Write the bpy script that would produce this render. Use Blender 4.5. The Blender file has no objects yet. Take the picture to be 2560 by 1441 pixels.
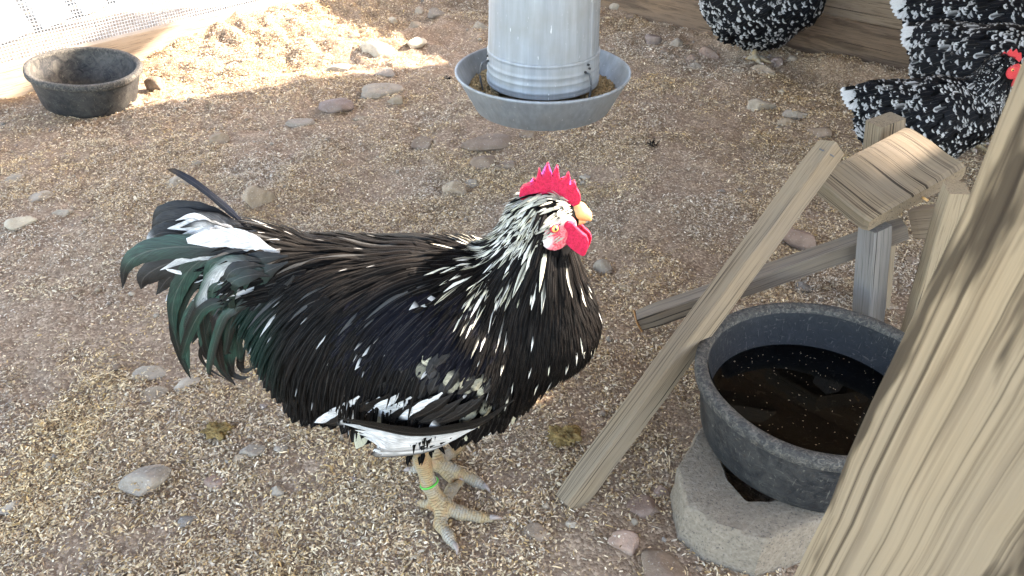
import bpy, bmesh, math, random
import numpy as np
from mathutils import Vector, Matrix

# ------------------------------------------------------------------ camera, sky, sun, exposure
S = bpy.context.scene
COL = S.collection
F = 1971.0                       # focal length in pixels of the 2560 wide photograph
PITCH = math.radians(35.0)
CP, SP = math.cos(PITCH), math.sin(PITCH)
CAMZ = 1.0
cd = bpy.data.cameras.new('camera')
cd.sensor_width = 36.0
cd.lens = 36.0 * F / 2560.0
cd.clip_start = 0.02
cd.clip_end = 500.0
cd.dof.use_dof = True
cd.dof.focus_distance = 1.12
cd.dof.aperture_fstop = 24.0
cam = bpy.data.objects.new('camera', cd)
cam.location = (0, 0, CAMZ)
cam.rotation_euler = (math.pi / 2 - PITCH, 0, 0)
COL.objects.link(cam)
S.camera = cam

SUN_AZ = math.radians(67.0)      # clockwise from +Y
SUN_EL = math.radians(30.0)
w = bpy.data.worlds.new('World')
S.world = w
w.use_nodes = True
wn = w.node_tree
sky = wn.nodes.new('ShaderNodeTexSky')
sky.sky_type = 'NISHITA'
sky.sun_disc = False
sky.sun_elevation = SUN_EL
sky.sun_rotation = SUN_AZ
sky.dust_density = 1.5
wn.links.new(sky.outputs[0], wn.nodes['Background'].inputs[0])
wn.nodes['Background'].inputs[1].default_value = 0.15
sl = bpy.data.lights.new('sun', 'SUN')
sl.energy = 2.9
sl.angle = math.radians(0.9)
sl.color = (1.0, 0.96, 0.91)
sun = bpy.data.objects.new('sun', sl)
sd = Vector((math.sin(SUN_AZ) * math.cos(SUN_EL), math.cos(SUN_AZ) * math.cos(SUN_EL), math.sin(SUN_EL)))
sun.rotation_euler = sd.to_track_quat('Z', 'Y').to_euler()
sun.location = sd * 20
COL.objects.link(sun)
S.view_settings.view_transform = 'Standard'
S.view_settings.look = 'None'
S.view_settings.gamma = 1.0
S.view_settings.use_curve_mapping = False
S.view_settings.exposure = 3.75
S.view_settings.use_white_balance = True
S.view_settings.white_balance_temperature = 7350
S.view_settings.white_balance_tint = 15
S.render.engine = 'CYCLES'
S.cycles.use_denoising = True
try:
    S.cycles.denoiser = 'OPENIMAGEDENOISE'
    S.cycles.denoising_input_passes = 'RGB_ALBEDO_NORMAL'
except Exception:
    pass
S.cycles.max_bounces = 8
S.cycles.diffuse_bounces = 5
S.cycles.glossy_bounces = 3
S.cycles.transmission_bounces = 6
S.cycles.sample_clamp_indirect = 6.0

# ------------------------------------------------------------------ helpers
rng = np.random.default_rng(11)
random.seed(5)

def ray(px, py):
    a = px - 1280.0
    b = 720.5 - py
    return np.array([a, F * CP + b * SP, b * CP - F * SP])
def UZ(px, py, z=0.0):           # point of the photograph's ray at height z
    r = ray(px, py)
    t = (z - CAMZ) / r[2]
    return np.array([r[0] * t, r[1] * t, z])
def UY(px, py, y):               # point of the ray in the upright plane at distance y
    r = ray(px, py)
    t = y / r[1]
    return np.array([r[0] * t, y, CAMZ + r[2] * t])
def UT(px, py, t):
    return ray(px, py) * t + np.array([0, 0, CAMZ])

def nrm(v):
    v = np.asarray(v, float)
    return v / np.maximum(np.linalg.norm(v, axis=-1, keepdims=True), 1e-9)
def sstep(a, b, x):
    t = np.clip((x - a) / (b - a), 0, 1)
    return t * t * (3 - 2 * t)

def _hash(ix, iy, iz, seed):
    h = (ix.astype(np.int64) * 374761393 + iy.astype(np.int64) * 668265263 + iz.astype(np.int64) * 2147483647 + seed * 1274126177) & 0xFFFFFFFF
    h = ((h ^ (h >> 13)) * 1274126177) & 0xFFFFFFFF
    h = (h ^ (h >> 16)) & 0xFFFFFFFF
    return h / 4294967295.0
def vnoise(P, scale, seed=0):    # value noise, -1..1
    P = np.asarray(P, float) * scale
    i = np.floor(P)
    f = P - i
    f = f * f * (3 - 2 * f)
    i = i.astype(np.int64)
    out = 0
    for dx in (0, 1):
        for dy in (0, 1):
            for dz in (0, 1):
                wgt = (f[..., 0] if dx else 1 - f[..., 0]) * (f[..., 1] if dy else 1 - f[..., 1]) * (f[..., 2] if dz else 1 - f[..., 2])
                out = out + wgt * _hash(i[..., 0] + dx, i[..., 1] + dy, i[..., 2] + dz, seed)
    return out * 2 - 1

ORG = {}
def empty(name, loc):
    o = bpy.data.objects.new(name, None)
    o.empty_display_size = 0.05
    o.location = tuple(loc)
    COL.objects.link(o)
    ORG[o] = np.array(loc, float)
    return o
def tag(o, label=None, cat=None, group=None, kind=None):
    if label: o['label'] = label
    if cat: o['category'] = cat
    if group: o['group'] = group
    if kind: o['kind'] = kind
    return o
def link(name, me, parent=None, loc=None):
    o = bpy.data.objects.new(name, me)
    COL.objects.link(o)
    if parent is not None:
        o.parent = parent
        ORG[o] = ORG[parent]
    else:
        ORG[o] = np.zeros(3) if loc is None else np.array(loc, float)
        o.location = tuple(ORG[o])
    return o
def mk(name, V, Fc, mat, parent=None, smooth=True, col=None, uv=None, grain=None, loc=None):
    """one mesh object; V in world space"""
    V = np.asarray(V, float)
    org = ORG[parent] if parent is not None else (np.zeros(3) if loc is None else np.array(loc, float))
    me = bpy.data.meshes.new(name)
    if isinstance(Fc, np.ndarray):
        n, k = Fc.shape
        me.vertices.add(len(V))
        me.vertices.foreach_set('co', (V - org).astype(np.float32).ravel())
        me.loops.add(n * k)
        me.loops.foreach_set('vertex_index', Fc.astype(np.int32).ravel())
        me.polygons.add(n)
        me.polygons.foreach_set('loop_start', np.arange(0, n * k, k, dtype=np.int32))
        me.polygons.foreach_set('loop_total', np.full(n, k, dtype=np.int32))
        me.update(calc_edges=True)
    else:
        me.from_pydata((V - org).tolist(), [], [list(f) for f in Fc])
        me.update()
    if smooth:
        me.polygons.foreach_set('use_smooth', np.ones(len(me.polygons), dtype=bool))
    if col is not None:
        a = me.color_attributes.new('Col', 'FLOAT_COLOR', 'POINT')
        c4 = np.ones((len(V), 4), np.float32)
        c4[:, :3] = col
        a.data.foreach_set('color', c4.ravel())
    if grain is not None:
        a = me.attributes.new('grain', 'FLOAT_VECTOR', 'POINT')
        a.data.foreach_set('vector', np.asarray(grain, np.float32).ravel())
    if uv is not None:
        l = me.uv_layers.new(name='UVMap')
        vi = np.zeros(len(me.loops), np.int32)
        me.loops.foreach_get('vertex_index', vi)
        l.data.foreach_set('uv', np.asarray(uv, np.float32)[vi].ravel())
    me.materials.append(mat)
    return link(name, me, parent, loc)

# ------------------------------------------------------------------ materials
class NT:
    def __init__(self, name):
        self.m = bpy.data.materials.new(name)
        self.m.use_nodes = True
        self.t = self.m.node_tree
        self.b = self.t.nodes['Principled BSDF']
    def n(self, typ, **kw):
        x = self.t.nodes.new(typ)
        for k, v in kw.items():
            if k.startswith('i_'):
                key = k[2:]
                key = int(key) if key.isdigit() else key.replace('_', ' ')
                self.set(x.inputs[key], v)
            else:
                setattr(x, k, v)
        return x
    def set(self, sock, v):
        if isinstance(v, bpy.types.NodeSocket):
            self.t.links.new(v, sock)
        else:
            sock.default_value = v
    def ramp(self, fac, stops, interp='LINEAR'):
        r = self.n('ShaderNodeValToRGB')
        r.color_ramp.interpolation = interp
        e = r.color_ramp.elements
        while len(e) < len(stops):
            e.new(0.5)
        for el, (p, c) in zip(e, stops):
            el.position = p
            el.color = (c[0], c[1], c[2], 1) if len(c) == 3 else c
        self.set(r.inputs[0], fac)
        return r.outputs[0]
    def noise(self, vec, scale, detail=3, rough=0.55, dist=0.0):
        x = self.n('ShaderNodeTexNoise', i_Scale=scale, i_Detail=detail, i_Roughness=rough, i_Distortion=dist)
        if vec is not None: self.set(x.inputs['Vector'], vec)
        return x.outputs[0]
    def mapping(self, vec, scale=(1, 1, 1), loc=(0, 0, 0), rot=(0, 0, 0)):
        x = self.n('ShaderNodeMapping')
        self.set(x.inputs[0], vec)
        x.inputs['Scale'].default_value = scale
        x.inputs['Location'].default_value = loc
        x.inputs['Rotation'].default_value = rot
        return x.outputs[0]
    def mix(self, fac, a, b, blend='MIX'):
        x = self.n('ShaderNodeMix', data_type='RGBA', blend_type=blend)
        self.set(x.inputs[0], fac)
        for s, v in ((x.inputs[6], a), (x.inputs[7], b)):
            if isinstance(v, (tuple, list)): v = (v[0], v[1], v[2], 1)
            self.set(s, v)
        return x.outputs[2]
    def math(self, op, a, b=0.0, c=None):
        x = self.n('ShaderNodeMath', operation=op)
        self.set(x.inputs[0], a)
        self.set(x.inputs[1], b)
        if c is not None: self.set(x.inputs[2], c)
        return x.outputs[0]
    def attr(self, name, out='Color'):
        x = self.n('ShaderNodeAttribute', attribute_name=name)
        return x.outputs[out]
    def obj(self):
        return self.n('ShaderNodeTexCoord').outputs['Object']
    def bump(self, h, strength=0.4, dist=0.005):
        x = self.n('ShaderNodeBump', i_Strength=strength, i_Distance=dist)
        self.set(x.inputs['Height'], h)
        self.set(self.b.inputs['Normal'], x.outputs[0])
    def out(self, color=None, rough=None, metal=None, spec=None):
        if color is not None:
            self.set(self.b.inputs['Base Color'], (color[0], color[1], color[2], 1) if isinstance(color, (tuple, list)) else color)
        if rough is not None: self.set(self.b.inputs['Roughness'], rough)
        if metal is not None: self.set(self.b.inputs['Metallic'], metal)
        if spec is not None: self.set(self.b.inputs['Specular IOR Level'], spec)
        return self.m

def m_ground():
    t = NT('bedding_soil')
    o = t.obj()
    big = t.noise(o, 3.0, 4)
    mid = t.noise(o, 26.0, 4, 0.65)
    fine = t.noise(o, 190.0, 3, 0.7)
    vor = t.n('ShaderNodeTexVoronoi', i_Scale=210.0, i_Randomness=1.0)
    t.set(vor.inputs['Vector'], t.mapping(o, (1, 1.0, 1)))
    grains = t.ramp(t.n('ShaderNodeSeparateColor', i_Color=vor.outputs['Color']).outputs[0],
                    [(0.0, (.135, .098, .070)), (0.5, (.245, .185, .132)), (0.8, (.40, .315, .23)), (1.0, (.56, .46, .345))])
    soil = t.ramp(mid, [(0.3, (.16, .112, .080)), (0.52, (.255, .19, .14)), (0.72, (.35, .27, .20))])
    red = t.mix(t.ramp(big, [(0.45, (0, 0, 0)), (0.7, (.55, .55, .55))]), soil, (.20, .135, .10))
    c = t.mix(0.6, red, grains)
    c = t.mix(1.0, c, (.98, .91, .84), 'MULTIPLY')
    c = t.mix(t.ramp(fine, [(0.35, (.30, .30, .30)), (0.6, (0, 0, 0))]), c, (.10, .072, .052))
    t.bump(t.math('ADD', fine, t.math('MULTIPLY', vor.outputs['Distance'], -0.8)), 0.55, 0.004)
    return t.out(c, 0.95, spec=0.15)
def m_col(name, rough=0.85, spec=0.2, scale=120.0, amt=0.25, bump=0.3, bd=0.002):
    t = NT(name)
    c = t.attr('Col')
    n = t.noise(t.obj(), scale, 4, 0.65)
    f = t.ramp(n, [(0.25, (1 - amt, 1 - amt, 1 - amt)), (0.75, (1 + amt * .6, 1 + amt * .6, 1 + amt * .6))])
    t.bump(n, bump, bd)
    return t.out(t.mix(1.0, c, f, 'MULTIPLY'), rough, spec=spec)
def m_stone():
    t = NT('field_stone')
    o = t.obj()
    c = t.attr('Col')
    a = t.noise(o, 45.0, 5, 0.7)
    b = t.noise(o, 14.0, 3)
    f = t.ramp(a, [(0.25, (.72, .70, .68)), (0.5, (1, 1, 1)), (0.8, (1.22, 1.2, 1.16))])
    c = t.mix(1.0, c, f, 'MULTIPLY')
    c = t.mix(t.ramp(b, [(0.45, (0, 0, 0)), (0.75, (.5, .5, .5))]), c, (.27, .21, .165))
    sp = t.noise(o, 260.0, 2)
    c = t.mix(t.ramp(sp, [(0.62, (0, 0, 0)), (0.72, (.5, .5, .5))]), c, (.5, .46, .4))
    t.bump(a, 0.6, 0.006)
    return t.out(c, 0.9, spec=0.2)
def m_wood(name, light, dark, grey, fs=14.0, fw=520.0, fa=.75, lo=.33, warpk=2.6, stripes=60.0, bumpd=0.0015, rough=0.8, stain=0.0):
    t = NT(name)
    g = t.attr('grain', 'Vector')
    warp = t.noise(t.mapping(g, (2.0, 9.0, 9.0)), 1.0, 2)
    g2 = t.n('ShaderNodeVectorMath', operation='ADD')
    t.set(g2.inputs[0], t.mapping(g, (1.5, stripes, stripes)))
    cmb = t.n('ShaderNodeCombineXYZ')
    wv = t.math('MULTIPLY', warp, warpk)
    t.set(cmb.inputs[1], wv)
    t.set(cmb.inputs[2], wv)
    t.set(g2.inputs[1], cmb.outputs[0])
    gr = t.noise(g2.outputs[0], 1.0, 5, 0.62)
    fine = t.noise(t.mapping(g, (fs, fw, fw)), 1.0, 3, 0.6)
    blot = t.noise(t.mapping(g, (5, 14, 14)), 1.0, 3)
    c = t.ramp(gr, [(lo, dark), (lo + .12, light), (0.58, [x * 0.74 for x in light]), (0.74, [x * 1.12 for x in light])])
    c = t.mix(t.ramp(blot, [(0.35, (0, 0, 0)), (0.65, (.85, .85, .85))]), c, grey)
    c = t.mix(t.ramp(fine, [(0.3, (fa, fa, fa)), (0.47, (0, 0, 0))]), c, [x * 0.42 for x in dark])
    crk = t.noise(t.mapping(g, (2.2, 210.0, 210.0)), 1.0, 1, 0.4)
    c = t.mix(t.ramp(crk, [(0.70, (0, 0, 0)), (0.735, (.9, .9, .9))]), c, [x * 0.22 for x in dark])
    if stain > 0:
        st = t.noise(t.mapping(g, (4.0, 26, 26)), 1.0, 4, 0.6)
        c = t.mix(t.ramp(st, [(0.54, (0, 0, 0)), (0.60, (stain, stain, stain))]), c, [x * 0.3 for x in dark])
    t.bump(t.math('ADD', gr, t.math('MULTIPLY', fine, 0.6)), 0.55, bumpd)
    return t.out(c, rough, spec=0.2)
def m_galv():
    t = NT('galvanised_steel')
    o = t.obj()
    st = t.noise(t.mapping(o, (70, 70, 5)), 1.0, 4, 0.6)
    bl = t.noise(o, 9.0, 4, 0.6)
    c = t.ramp(st, [(0.2, (.20, .215, .222)), (0.5, (.27, .288, .298)), (0.8, (.35, .37, .38))])
    c = t.mix(t.ramp(bl, [(0.42, (0, 0, 0)), (0.72, (.55, .55, .55))]), c, (.26, .245, .21))
    sp = t.noise(t.mapping(o, (160, 160, 40)), 1.0, 2)
    c = t.mix(t.ramp(sp, [(0.70, (0, 0, 0)), (0.78, (.7, .7, .7))]), c, (.78, .78, .76))
    t.bump(bl, 0.15, 0.01)
    return t.out(c, t.ramp(bl, [(0.3, (.52, .52, .52)), (0.7, (.72, .72, .72))]), 0.42, 0.4)
def m_rubber(dust):
    t = NT('black_rubber')
    o = t.obj()
    a = t.noise(o, 42.0, 5, 0.72, 1.2)
    b = t.noise(o, 9.0, 3, 0.6)
    s1 = t.noise(t.mapping(o, (420, 60, 60), rot=(.3, .6, .4)), 1.0, 2, 0.5, 0.8)
    s2 = t.noise(t.mapping(o, (60, 380, 70), rot=(.9, .2, 1.1)), 1.0, 2, 0.5, 0.8)
    s3 = t.noise(t.mapping(o, (70, 60, 400), rot=(.5, 1.0, .2)), 1.0, 2, 0.5, 0.8)
    c = t.ramp(a, [(0.3, (.006, .007, .008)), (0.6, (.014, .015, .016)), (0.85, (.035, .036, .036))])
    dd = t.ramp(t.math('MULTIPLY', t.math('ADD', a, b), 0.5), [(0.42, (0, 0, 0)), (0.62, (dust, dust, dust))])
    c = t.mix(dd, c, (.105, .095, .078))
    for s in (s1, s2, s3):
        c = t.mix(t.ramp(s, [(0.67, (0, 0, 0)), (0.71, (.24, .24, .24))]), c, (.22, .20, .16))
    t.bump(a, 0.5, 0.003)
    return t.out(c, 0.62, spec=0.35)
def m_rim():
    t = NT('dusty_rubber_rim')
    o = t.obj()
    a = t.noise(o, 130.0, 4, 0.75, 1.0)
    c = t.ramp(a, [(0.33, (.028, .027, .026)), (0.5, (.062, .058, .051)), (0.72, (.16, .142, .115))])
    t.bump(a, 0.8, 0.004)
    return t.out(c, 0.85, spec=0.2)
def m_concrete():
    t = NT('rough_concrete')
    o = t.obj()
    a = t.noise(o, 150.0, 5, 0.75)
    b = t.noise(o, 16.0, 4)
    c = t.ramp(a, [(0.25, (.115, .092, .066)), (0.5, (.20, .165, .124)), (0.75, (.285, .24, .185))])
    c = t.mix(t.ramp(b, [(0.5, (0, 0, 0)), (0.75, (.5, .5, .5))]), c, (.165, .132, .097))
    sp = t.noise(o, 300.0, 1)
    c = t.mix(t.ramp(sp, [(0.28, (.8, .8, .8)), (0.36, (0, 0, 0))]), c, (.08, .07, .06))
    t.bump(a, 0.8, 0.004)
    return t.out(c, 0.95, spec=0.15)
def m_feather(name='feather_vane', spec=0.05, rough=0.5, lo=.6, hi=1.3):
    t = NT(name)
    c = t.attr('Col')
    uv = t.n('ShaderNodeTexCoord').outputs['UV']
    sep = t.n('ShaderNodeSeparateXYZ', i_0=uv)
    au = t.math('ABSOLUTE', t.math('SUBTRACT', sep.outputs[0], 0.5))
    cmb = t.n('ShaderNodeCombineXYZ')
    t.set(cmb.inputs[0], t.math('SUBTRACT', t.math('MULTIPLY', sep.outputs[1], 30.0), t.math('MULTIPLY', au, 16.0)))
    t.set(cmb.inputs[1], t.math('MULTIPLY', sep.outputs[0], 2.0))
    o = t.obj()
    sc = t.n('ShaderNodeVectorMath', operation='SCALE')
    t.set(sc.inputs[0], o)
    sc.inputs['Scale'].default_value = 9.0
    ad = t.n('ShaderNodeVectorMath', operation='ADD')
    t.set(ad.inputs[0], cmb.outputs[0])
    t.set(ad.inputs[1], sc.outputs[0])
    barb = t.noise(ad.outputs[0], 1.6, 3, 0.7)
    f = t.ramp(barb, [(0.3, (lo, lo, lo)), (0.5, (.95, .95, .95)), (0.72, (hi, hi, hi))])
    c2 = t.mix(1.0, c, f, 'MULTIPLY')
    shaft = t.ramp(au, [(0.0, (.35, .35, .35)), (0.035, (0, 0, 0))])
    c2 = t.mix(shaft, c2, t.mix(0.35, c2, (.35, .32, .28)))
    t.bump(barb, 0.5, 0.0012)
    return t.out(c2, rough, spec=spec)
def m_skin(name, c1, c2, scale=300.0, rough=0.55):
    t = NT(name)
    o = t.obj()
    n = t.noise(o, scale, 3, 0.7)
    c = t.ramp(n, [(0.3, c1), (0.7, c2)])
    n2 = t.noise(o, scale * 2.7, 2, 0.6)
    t.bump(t.math('ADD', n, n2), 0.9, 0.0020)
    t.b.inputs['Subsurface Weight'].default_value = 0.35
    t.b.inputs['Subsurface Radius'].default_value = (0.012, 0.003, 0.003)
    t.b.inputs['Subsurface Scale'].default_value = 0.6
    return t.out(c, rough, spec=0.3)
def m_face():
    t = NT('face_skin')
    o = t.obj()
    n = t.noise(o, 170.0, 4, 0.7, 1.5)
    b = t.noise(o, 45.0, 2)
    base = t.attr('Col')
    c = t.mix(t.ramp(n, [(0.44, (0, 0, 0)), (0.64, (.5, .5, .5))]), base, (.66, .46, .44))
    c = t.mix(t.ramp(b, [(0.56, (0, 0, 0)), (0.72, (.45, .45, .45))]), c, (.50, .03, .06))
    t.bump(n, 0.8, 0.0015)
    t.b.inputs['Subsurface Weight'].default_value = 0.2
    t.b.inputs['Subsurface Radius'].default_value = (0.01, 0.003, 0.003)
    t.b.inputs['Subsurface Scale'].default_value = 0.5
    return t.out(c, 0.6, spec=0.25)
def m_leg():
    t = NT('scaly_leg')
    o = t.obj()
    v = t.n('ShaderNodeTexVoronoi', i_Scale=380.0)
    t.set(v.inputs['Vector'], t.mapping(o, (1, 1, 1.6)))
    n = t.noise(o, 30.0, 3)
    c = t.ramp(n, [(0.3, (.27, .14, .065)), (0.45, (.28, .20, .095)), (0.6, (.25, .225, .17)), (0.8, (.31, .29, .25))])
    al = t.n('ShaderNodeSeparateXYZ', i_0=t.attr('grain', 'Vector')).outputs[0]
    wv = t.math('FRACT', t.math('ADD', t.math('MULTIPLY', al, 230.0), t.math('MULTIPLY', n, 1.2)))
    edge = t.ramp(wv, [(0.0, (1, 1, 1)), (0.16, (0, 0, 0)), (0.9, (0, 0, 0)), (1.0, (1, 1, 1))])
    c = t.mix(t.math('MULTIPLY', edge, 0.75), c, (.17, .11, .06))
    c = t.mix(t.ramp(v.outputs['Distance'], [(0.45, (0, 0, 0)), (0.85, (.6, .6, .6))]), c, (.24, .16, .09))
    t.bump(t.math('SUBTRACT', t.math('MULTIPLY', v.outputs['Distance'], -0.5), edge), 0.8, 0.0018)
    return t.out(c, 0.6, spec=0.3)
def m_plain(name, c, rough=0.6, spec=0.3, metal=0.0, var=0.12, scale=60.0):
    t = NT(name)
    n = t.noise(t.obj(), scale, 3)
    cc = t.ramp(n, [(0.3, [x * (1 - var) for x in c]), (0.7, [x * (1 + var) for x in c])])
    t.bump(n, 0.2, 0.002)
    return t.out(cc, rough, metal, spec)
def m_water():
    t = NT('still_water')
    t.b.inputs['Transmission Weight'].default_value = 1.0
    t.b.inputs['IOR'].default_value = 1.33
    n = t.noise(t.obj(), 22.0, 2)
    t.bump(n, 0.03, 0.002)
    return t.out(t.ramp(n, [(0, (.035, .042, .05)), (1, (.06, .07, .08))]), 0.02)

MAT_GROUND = m_ground()
MAT_CHIP = m_col('wood_shaving', 0.9, 0.12, 300.0, 0.2)
MAT_STONE = m_stone()
MAT_DROP = m_col('dropping', 0.9, 0.1, 200.0, 0.4, 0.8, 0.004)
MAT_PELLET = m_col('feed_pellet', 0.9, 0.1, 300.0, 0.25)
MAT_BENCH = m_wood('weathered_bench_wood', (.235, .176, .112), (.078, .055, .034), (.188, .148, .104), fs=5.0, fa=.85, stripes=120)
MAT_GREYWOOD = m_wood('grey_weathered_wood', (.19, .168, .143), (.08, .069, .058), (.18, .168, .153), fs=7.0, stripes=130)
MAT_BROWNSTICK = m_wood('brown_stick_wood', (.165, .125, .09), (.07, .052, .038), (.155, .13, .105), fs=7.0, stripes=130)
MAT_FRESH = m_wood('end_grain_wood', (.29, .215, .13), (.15, .10, .06), (.25, .19, .12), stripes=110)
MAT_SAWN = m_wood('fresh_sawn_end', (.36, .19, .075), (.22, .10, .04), (.30, .16, .07), fa=.3, stripes=110)
MAT_WALL = m_wood('old_wall_board', (.185, .122, .076), (.085, .054, .034), (.15, .102, .068), stripes=45, stain=.4)
MAT_WALL2 = m_wood('paler_wall_board', (.24, .17, .11), (.105, .072, .046), (.205, .152, .104), stripes=38)
MAT_SILL = m_wood('pale_sill_board', (.36, .28, .20), (.22, .165, .115), (.33, .27, .205), stripes=40)
MAT_POST = m_wood('treated_pine_post', (.262, .190, .112), (.08, .052, .029), (.20, .152, .098), fs=1.2, fw=300.0, fa=.85, lo=.37, warpk=.4, stripes=95, stain=.85, bumpd=0.0012)
MAT_WHITEWOOD = m_wood('whitewashed_board', (.42, .41, .39), (.33, .32, .30), (.40, .39, .37), stripes=30)
MAT_ROOF = m_plain('roof_sheet', (.68, .67, .64), 0.7, 0.3, 0.0)  # made pale so the unseen roof bounces light into the pen
MAT_GALV = m_galv()
MAT_WIRE = m_plain('dark_wire', (.10, .10, .10), 0.5, 0.4, 0.6)
MAT_MESHWIRE = m_plain('galvanised_wire', (.62, .62, .61), 0.55, 0.4, 0.3)
MAT_RUBBER = m_rubber(0.32)
MAT_RUBBER_WET = m_rubber(0.0)
MAT_RUBBER_DUSTY = m_rubber(0.8)
MAT_RIM = m_rim()
MAT_CONCRETE = m_concrete()
MAT_WATER = m_water()
MAT_FEATHER = m_feather()
MAT_FEATHER_TAIL = m_feather('glossy_tail_vane', 0.28, 0.42, .35, 1.7)
MAT_FEATHER_HEN = m_feather('hen_feather_vane', 0.10, 0.6)
MAT_BODY = m_plain('dark_down', (.0018, .0016, .0015), 0.9, 0.1)
MAT_COMB = m_skin('comb_skin', (.36, .005, .026), (.64, .016, .075))
MAT_COMB_HEN = m_skin('hen_comb_skin', (.50, .03, .035), (.62, .06, .06))
MAT_FACE = m_face()
MAT_BEAK = m_plain('horn_beak', (.62, .36, .14), 0.4, 0.4, var=0.25, scale=90)
MAT_LEG = m_leg()
MAT_CLAW = m_plain('claw_horn', (.24, .19, .16), 0.5, 0.35)
MAT_IRIS = m_plain('eye_iris', (.75, .36, .10), 0.15, 0.5)
MAT_PUPIL = m_plain('eye_pupil', (.012, .01, .01), 0.08, 0.6)
MAT_BAND = m_plain('green_band', (.05, .34, .035), 0.4, 0.4)
MAT_OUTSOIL = m_plain('pale_yard_soil', (.17, .142, .112), 0.95, 0.1, var=0.5, scale=70)

# ------------------------------------------------------------------ ground
LW = np.array([-1.74, 2.56]); LA = nrm(np.array([.656, .755])); LN = np.array([LA[1], -LA[0]])      # left wall: point, direction, inward normal
RW = np.array([1.369, 2.742]); RB = nrm(np.array([-.73, .68])); RN = np.array([-RB[1], RB[0]])      # right wall
def HG(x, y):
    x = np.asarray(x, float); y = np.asarray(y, float)
    P = np.stack([x, y, np.zeros_like(x)], -1)
    dl = (x - LW[0]) * LN[0] + (y - LW[1]) * LN[1]
    sl_ = (x - LW[0]) * LA[0] + (y - LW[1]) * LA[1]
    dr = (x - RW[0]) * RN[0] + (y - RW[1]) * RN[1]
    ur = (x - RW[0]) * RB[0] + (y - RW[1]) * RB[1]
    h = .012 * vnoise(P, 2.3, 1) + .009 * vnoise(P, 6.1, 2)
    far = sstep(1.1, 2.4, y)
    h = h + (.65 + .35 * far) * (.008 * vnoise(P, 14., 3) + .006 * vnoise(P, 31., 4)) + .0022 * vnoise(P, 75., 5)
    h = h - (.010 + .010 * far) * np.clip(vnoise(P, 4.7, 8), .25, 1)
    calm = np.exp(-(((x + .05) / .35) ** 2 + ((y - .86) / .28) ** 2)) + np.exp(-(((x - .45) / .3) ** 2 + ((y - .85) / .3) ** 2))
    h = h * (1 - .75 * np.clip(calm, 0, 1))
    h = h + .055 * np.exp(-(np.clip(dl, 0, 9) / .22) ** 2) * sstep(.15, .9, sl_)
    h = h + .014 * np.exp(-(np.clip(dl - .3, 0, 9) / .5) ** 2) * sstep(.3, 1.2, sl_)
    h = h + .05 * np.exp(-((dr - .10) / .07) ** 2) * sstep(-.55, -.2, ur) * (1 - sstep(.55, .8, ur)) * (.75 + .5 * vnoise(P, 5., 12))
    h = h + .012 * np.exp(-(np.clip(dr, 0, 9) / .3) ** 2)
    pile = np.exp(-(np.clip(dl - .1, 0, 9) / .8) ** 2) * sstep(.3, .9, sl_)
    h = h + pile * (.020 * vnoise(P, 7., 51) + .015 * vnoise(P, 15., 52) + .009 * vnoise(P, 34., 53))
    return h

def grid_ground():
    nx, ny = 620, 440
    xs = np.linspace(-3.2, 3.2, nx)
    ys = np.concatenate([np.linspace(-.6, .5, 40, endpoint=False), np.linspace(.5, 4.6, ny - 40)])
    X, Y = np.meshgrid(xs, ys)
    dl = (X - LW[0]) * LN[0] + (Y - LW[1]) * LN[1]
    dr = (X - RW[0]) * RN[0] + (Y - RW[1]) * RN[1]
    Z = HG(X, Y)
    Z = np.where((dl < -.02) | (dr < -.02), -.03, Z)
    V = np.stack([X, Y, Z], -1).reshape(-1, 3)
    i = np.arange(len(ys) * nx).reshape(len(ys), nx)
    q = np.stack([i[:-1, :-1], i[:-1, 1:], i[1:, 1:], i[1:, :-1]], -1).reshape(-1, 4)
    c = V[q].mean(1)
    keep = (((c[:, :2] - LW) @ LN) > -.035) & (((c[:, :2] - RW) @ RN) > -.035)
    return V, q[keep]
V, Q = grid_ground()
tag(mk('ground', V, Q, MAT_GROUND), kind='structure')
yv = []
for r in np.concatenate([[0], np.geomspace(.5, 180, 46)]):
    for a in np.linspace(0, 2 * np.pi, 97)[:-1]:
        yv.append((r * np.cos(a) - 1.5, r * np.sin(a) + 3.5, -.05))
yv = np.array(yv)
yv[:, 2] += np.where(np.hypot(yv[:, 0] + 1.5, yv[:, 1] - 3.5) < 6, .012 * vnoise(yv * [1, 1, 0], 5., 31), 0) - .0
i = np.arange(47 * 96).reshape(47, 96)
yq = np.stack([i[:-1], np.roll(i, -1, 1)[:-1], np.roll(i, -1, 1)[1:], i[1:]], -1).reshape(-1, 4)
tag(mk('yard_ground', yv, yq, MAT_OUTSOIL), kind='structure')

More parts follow.
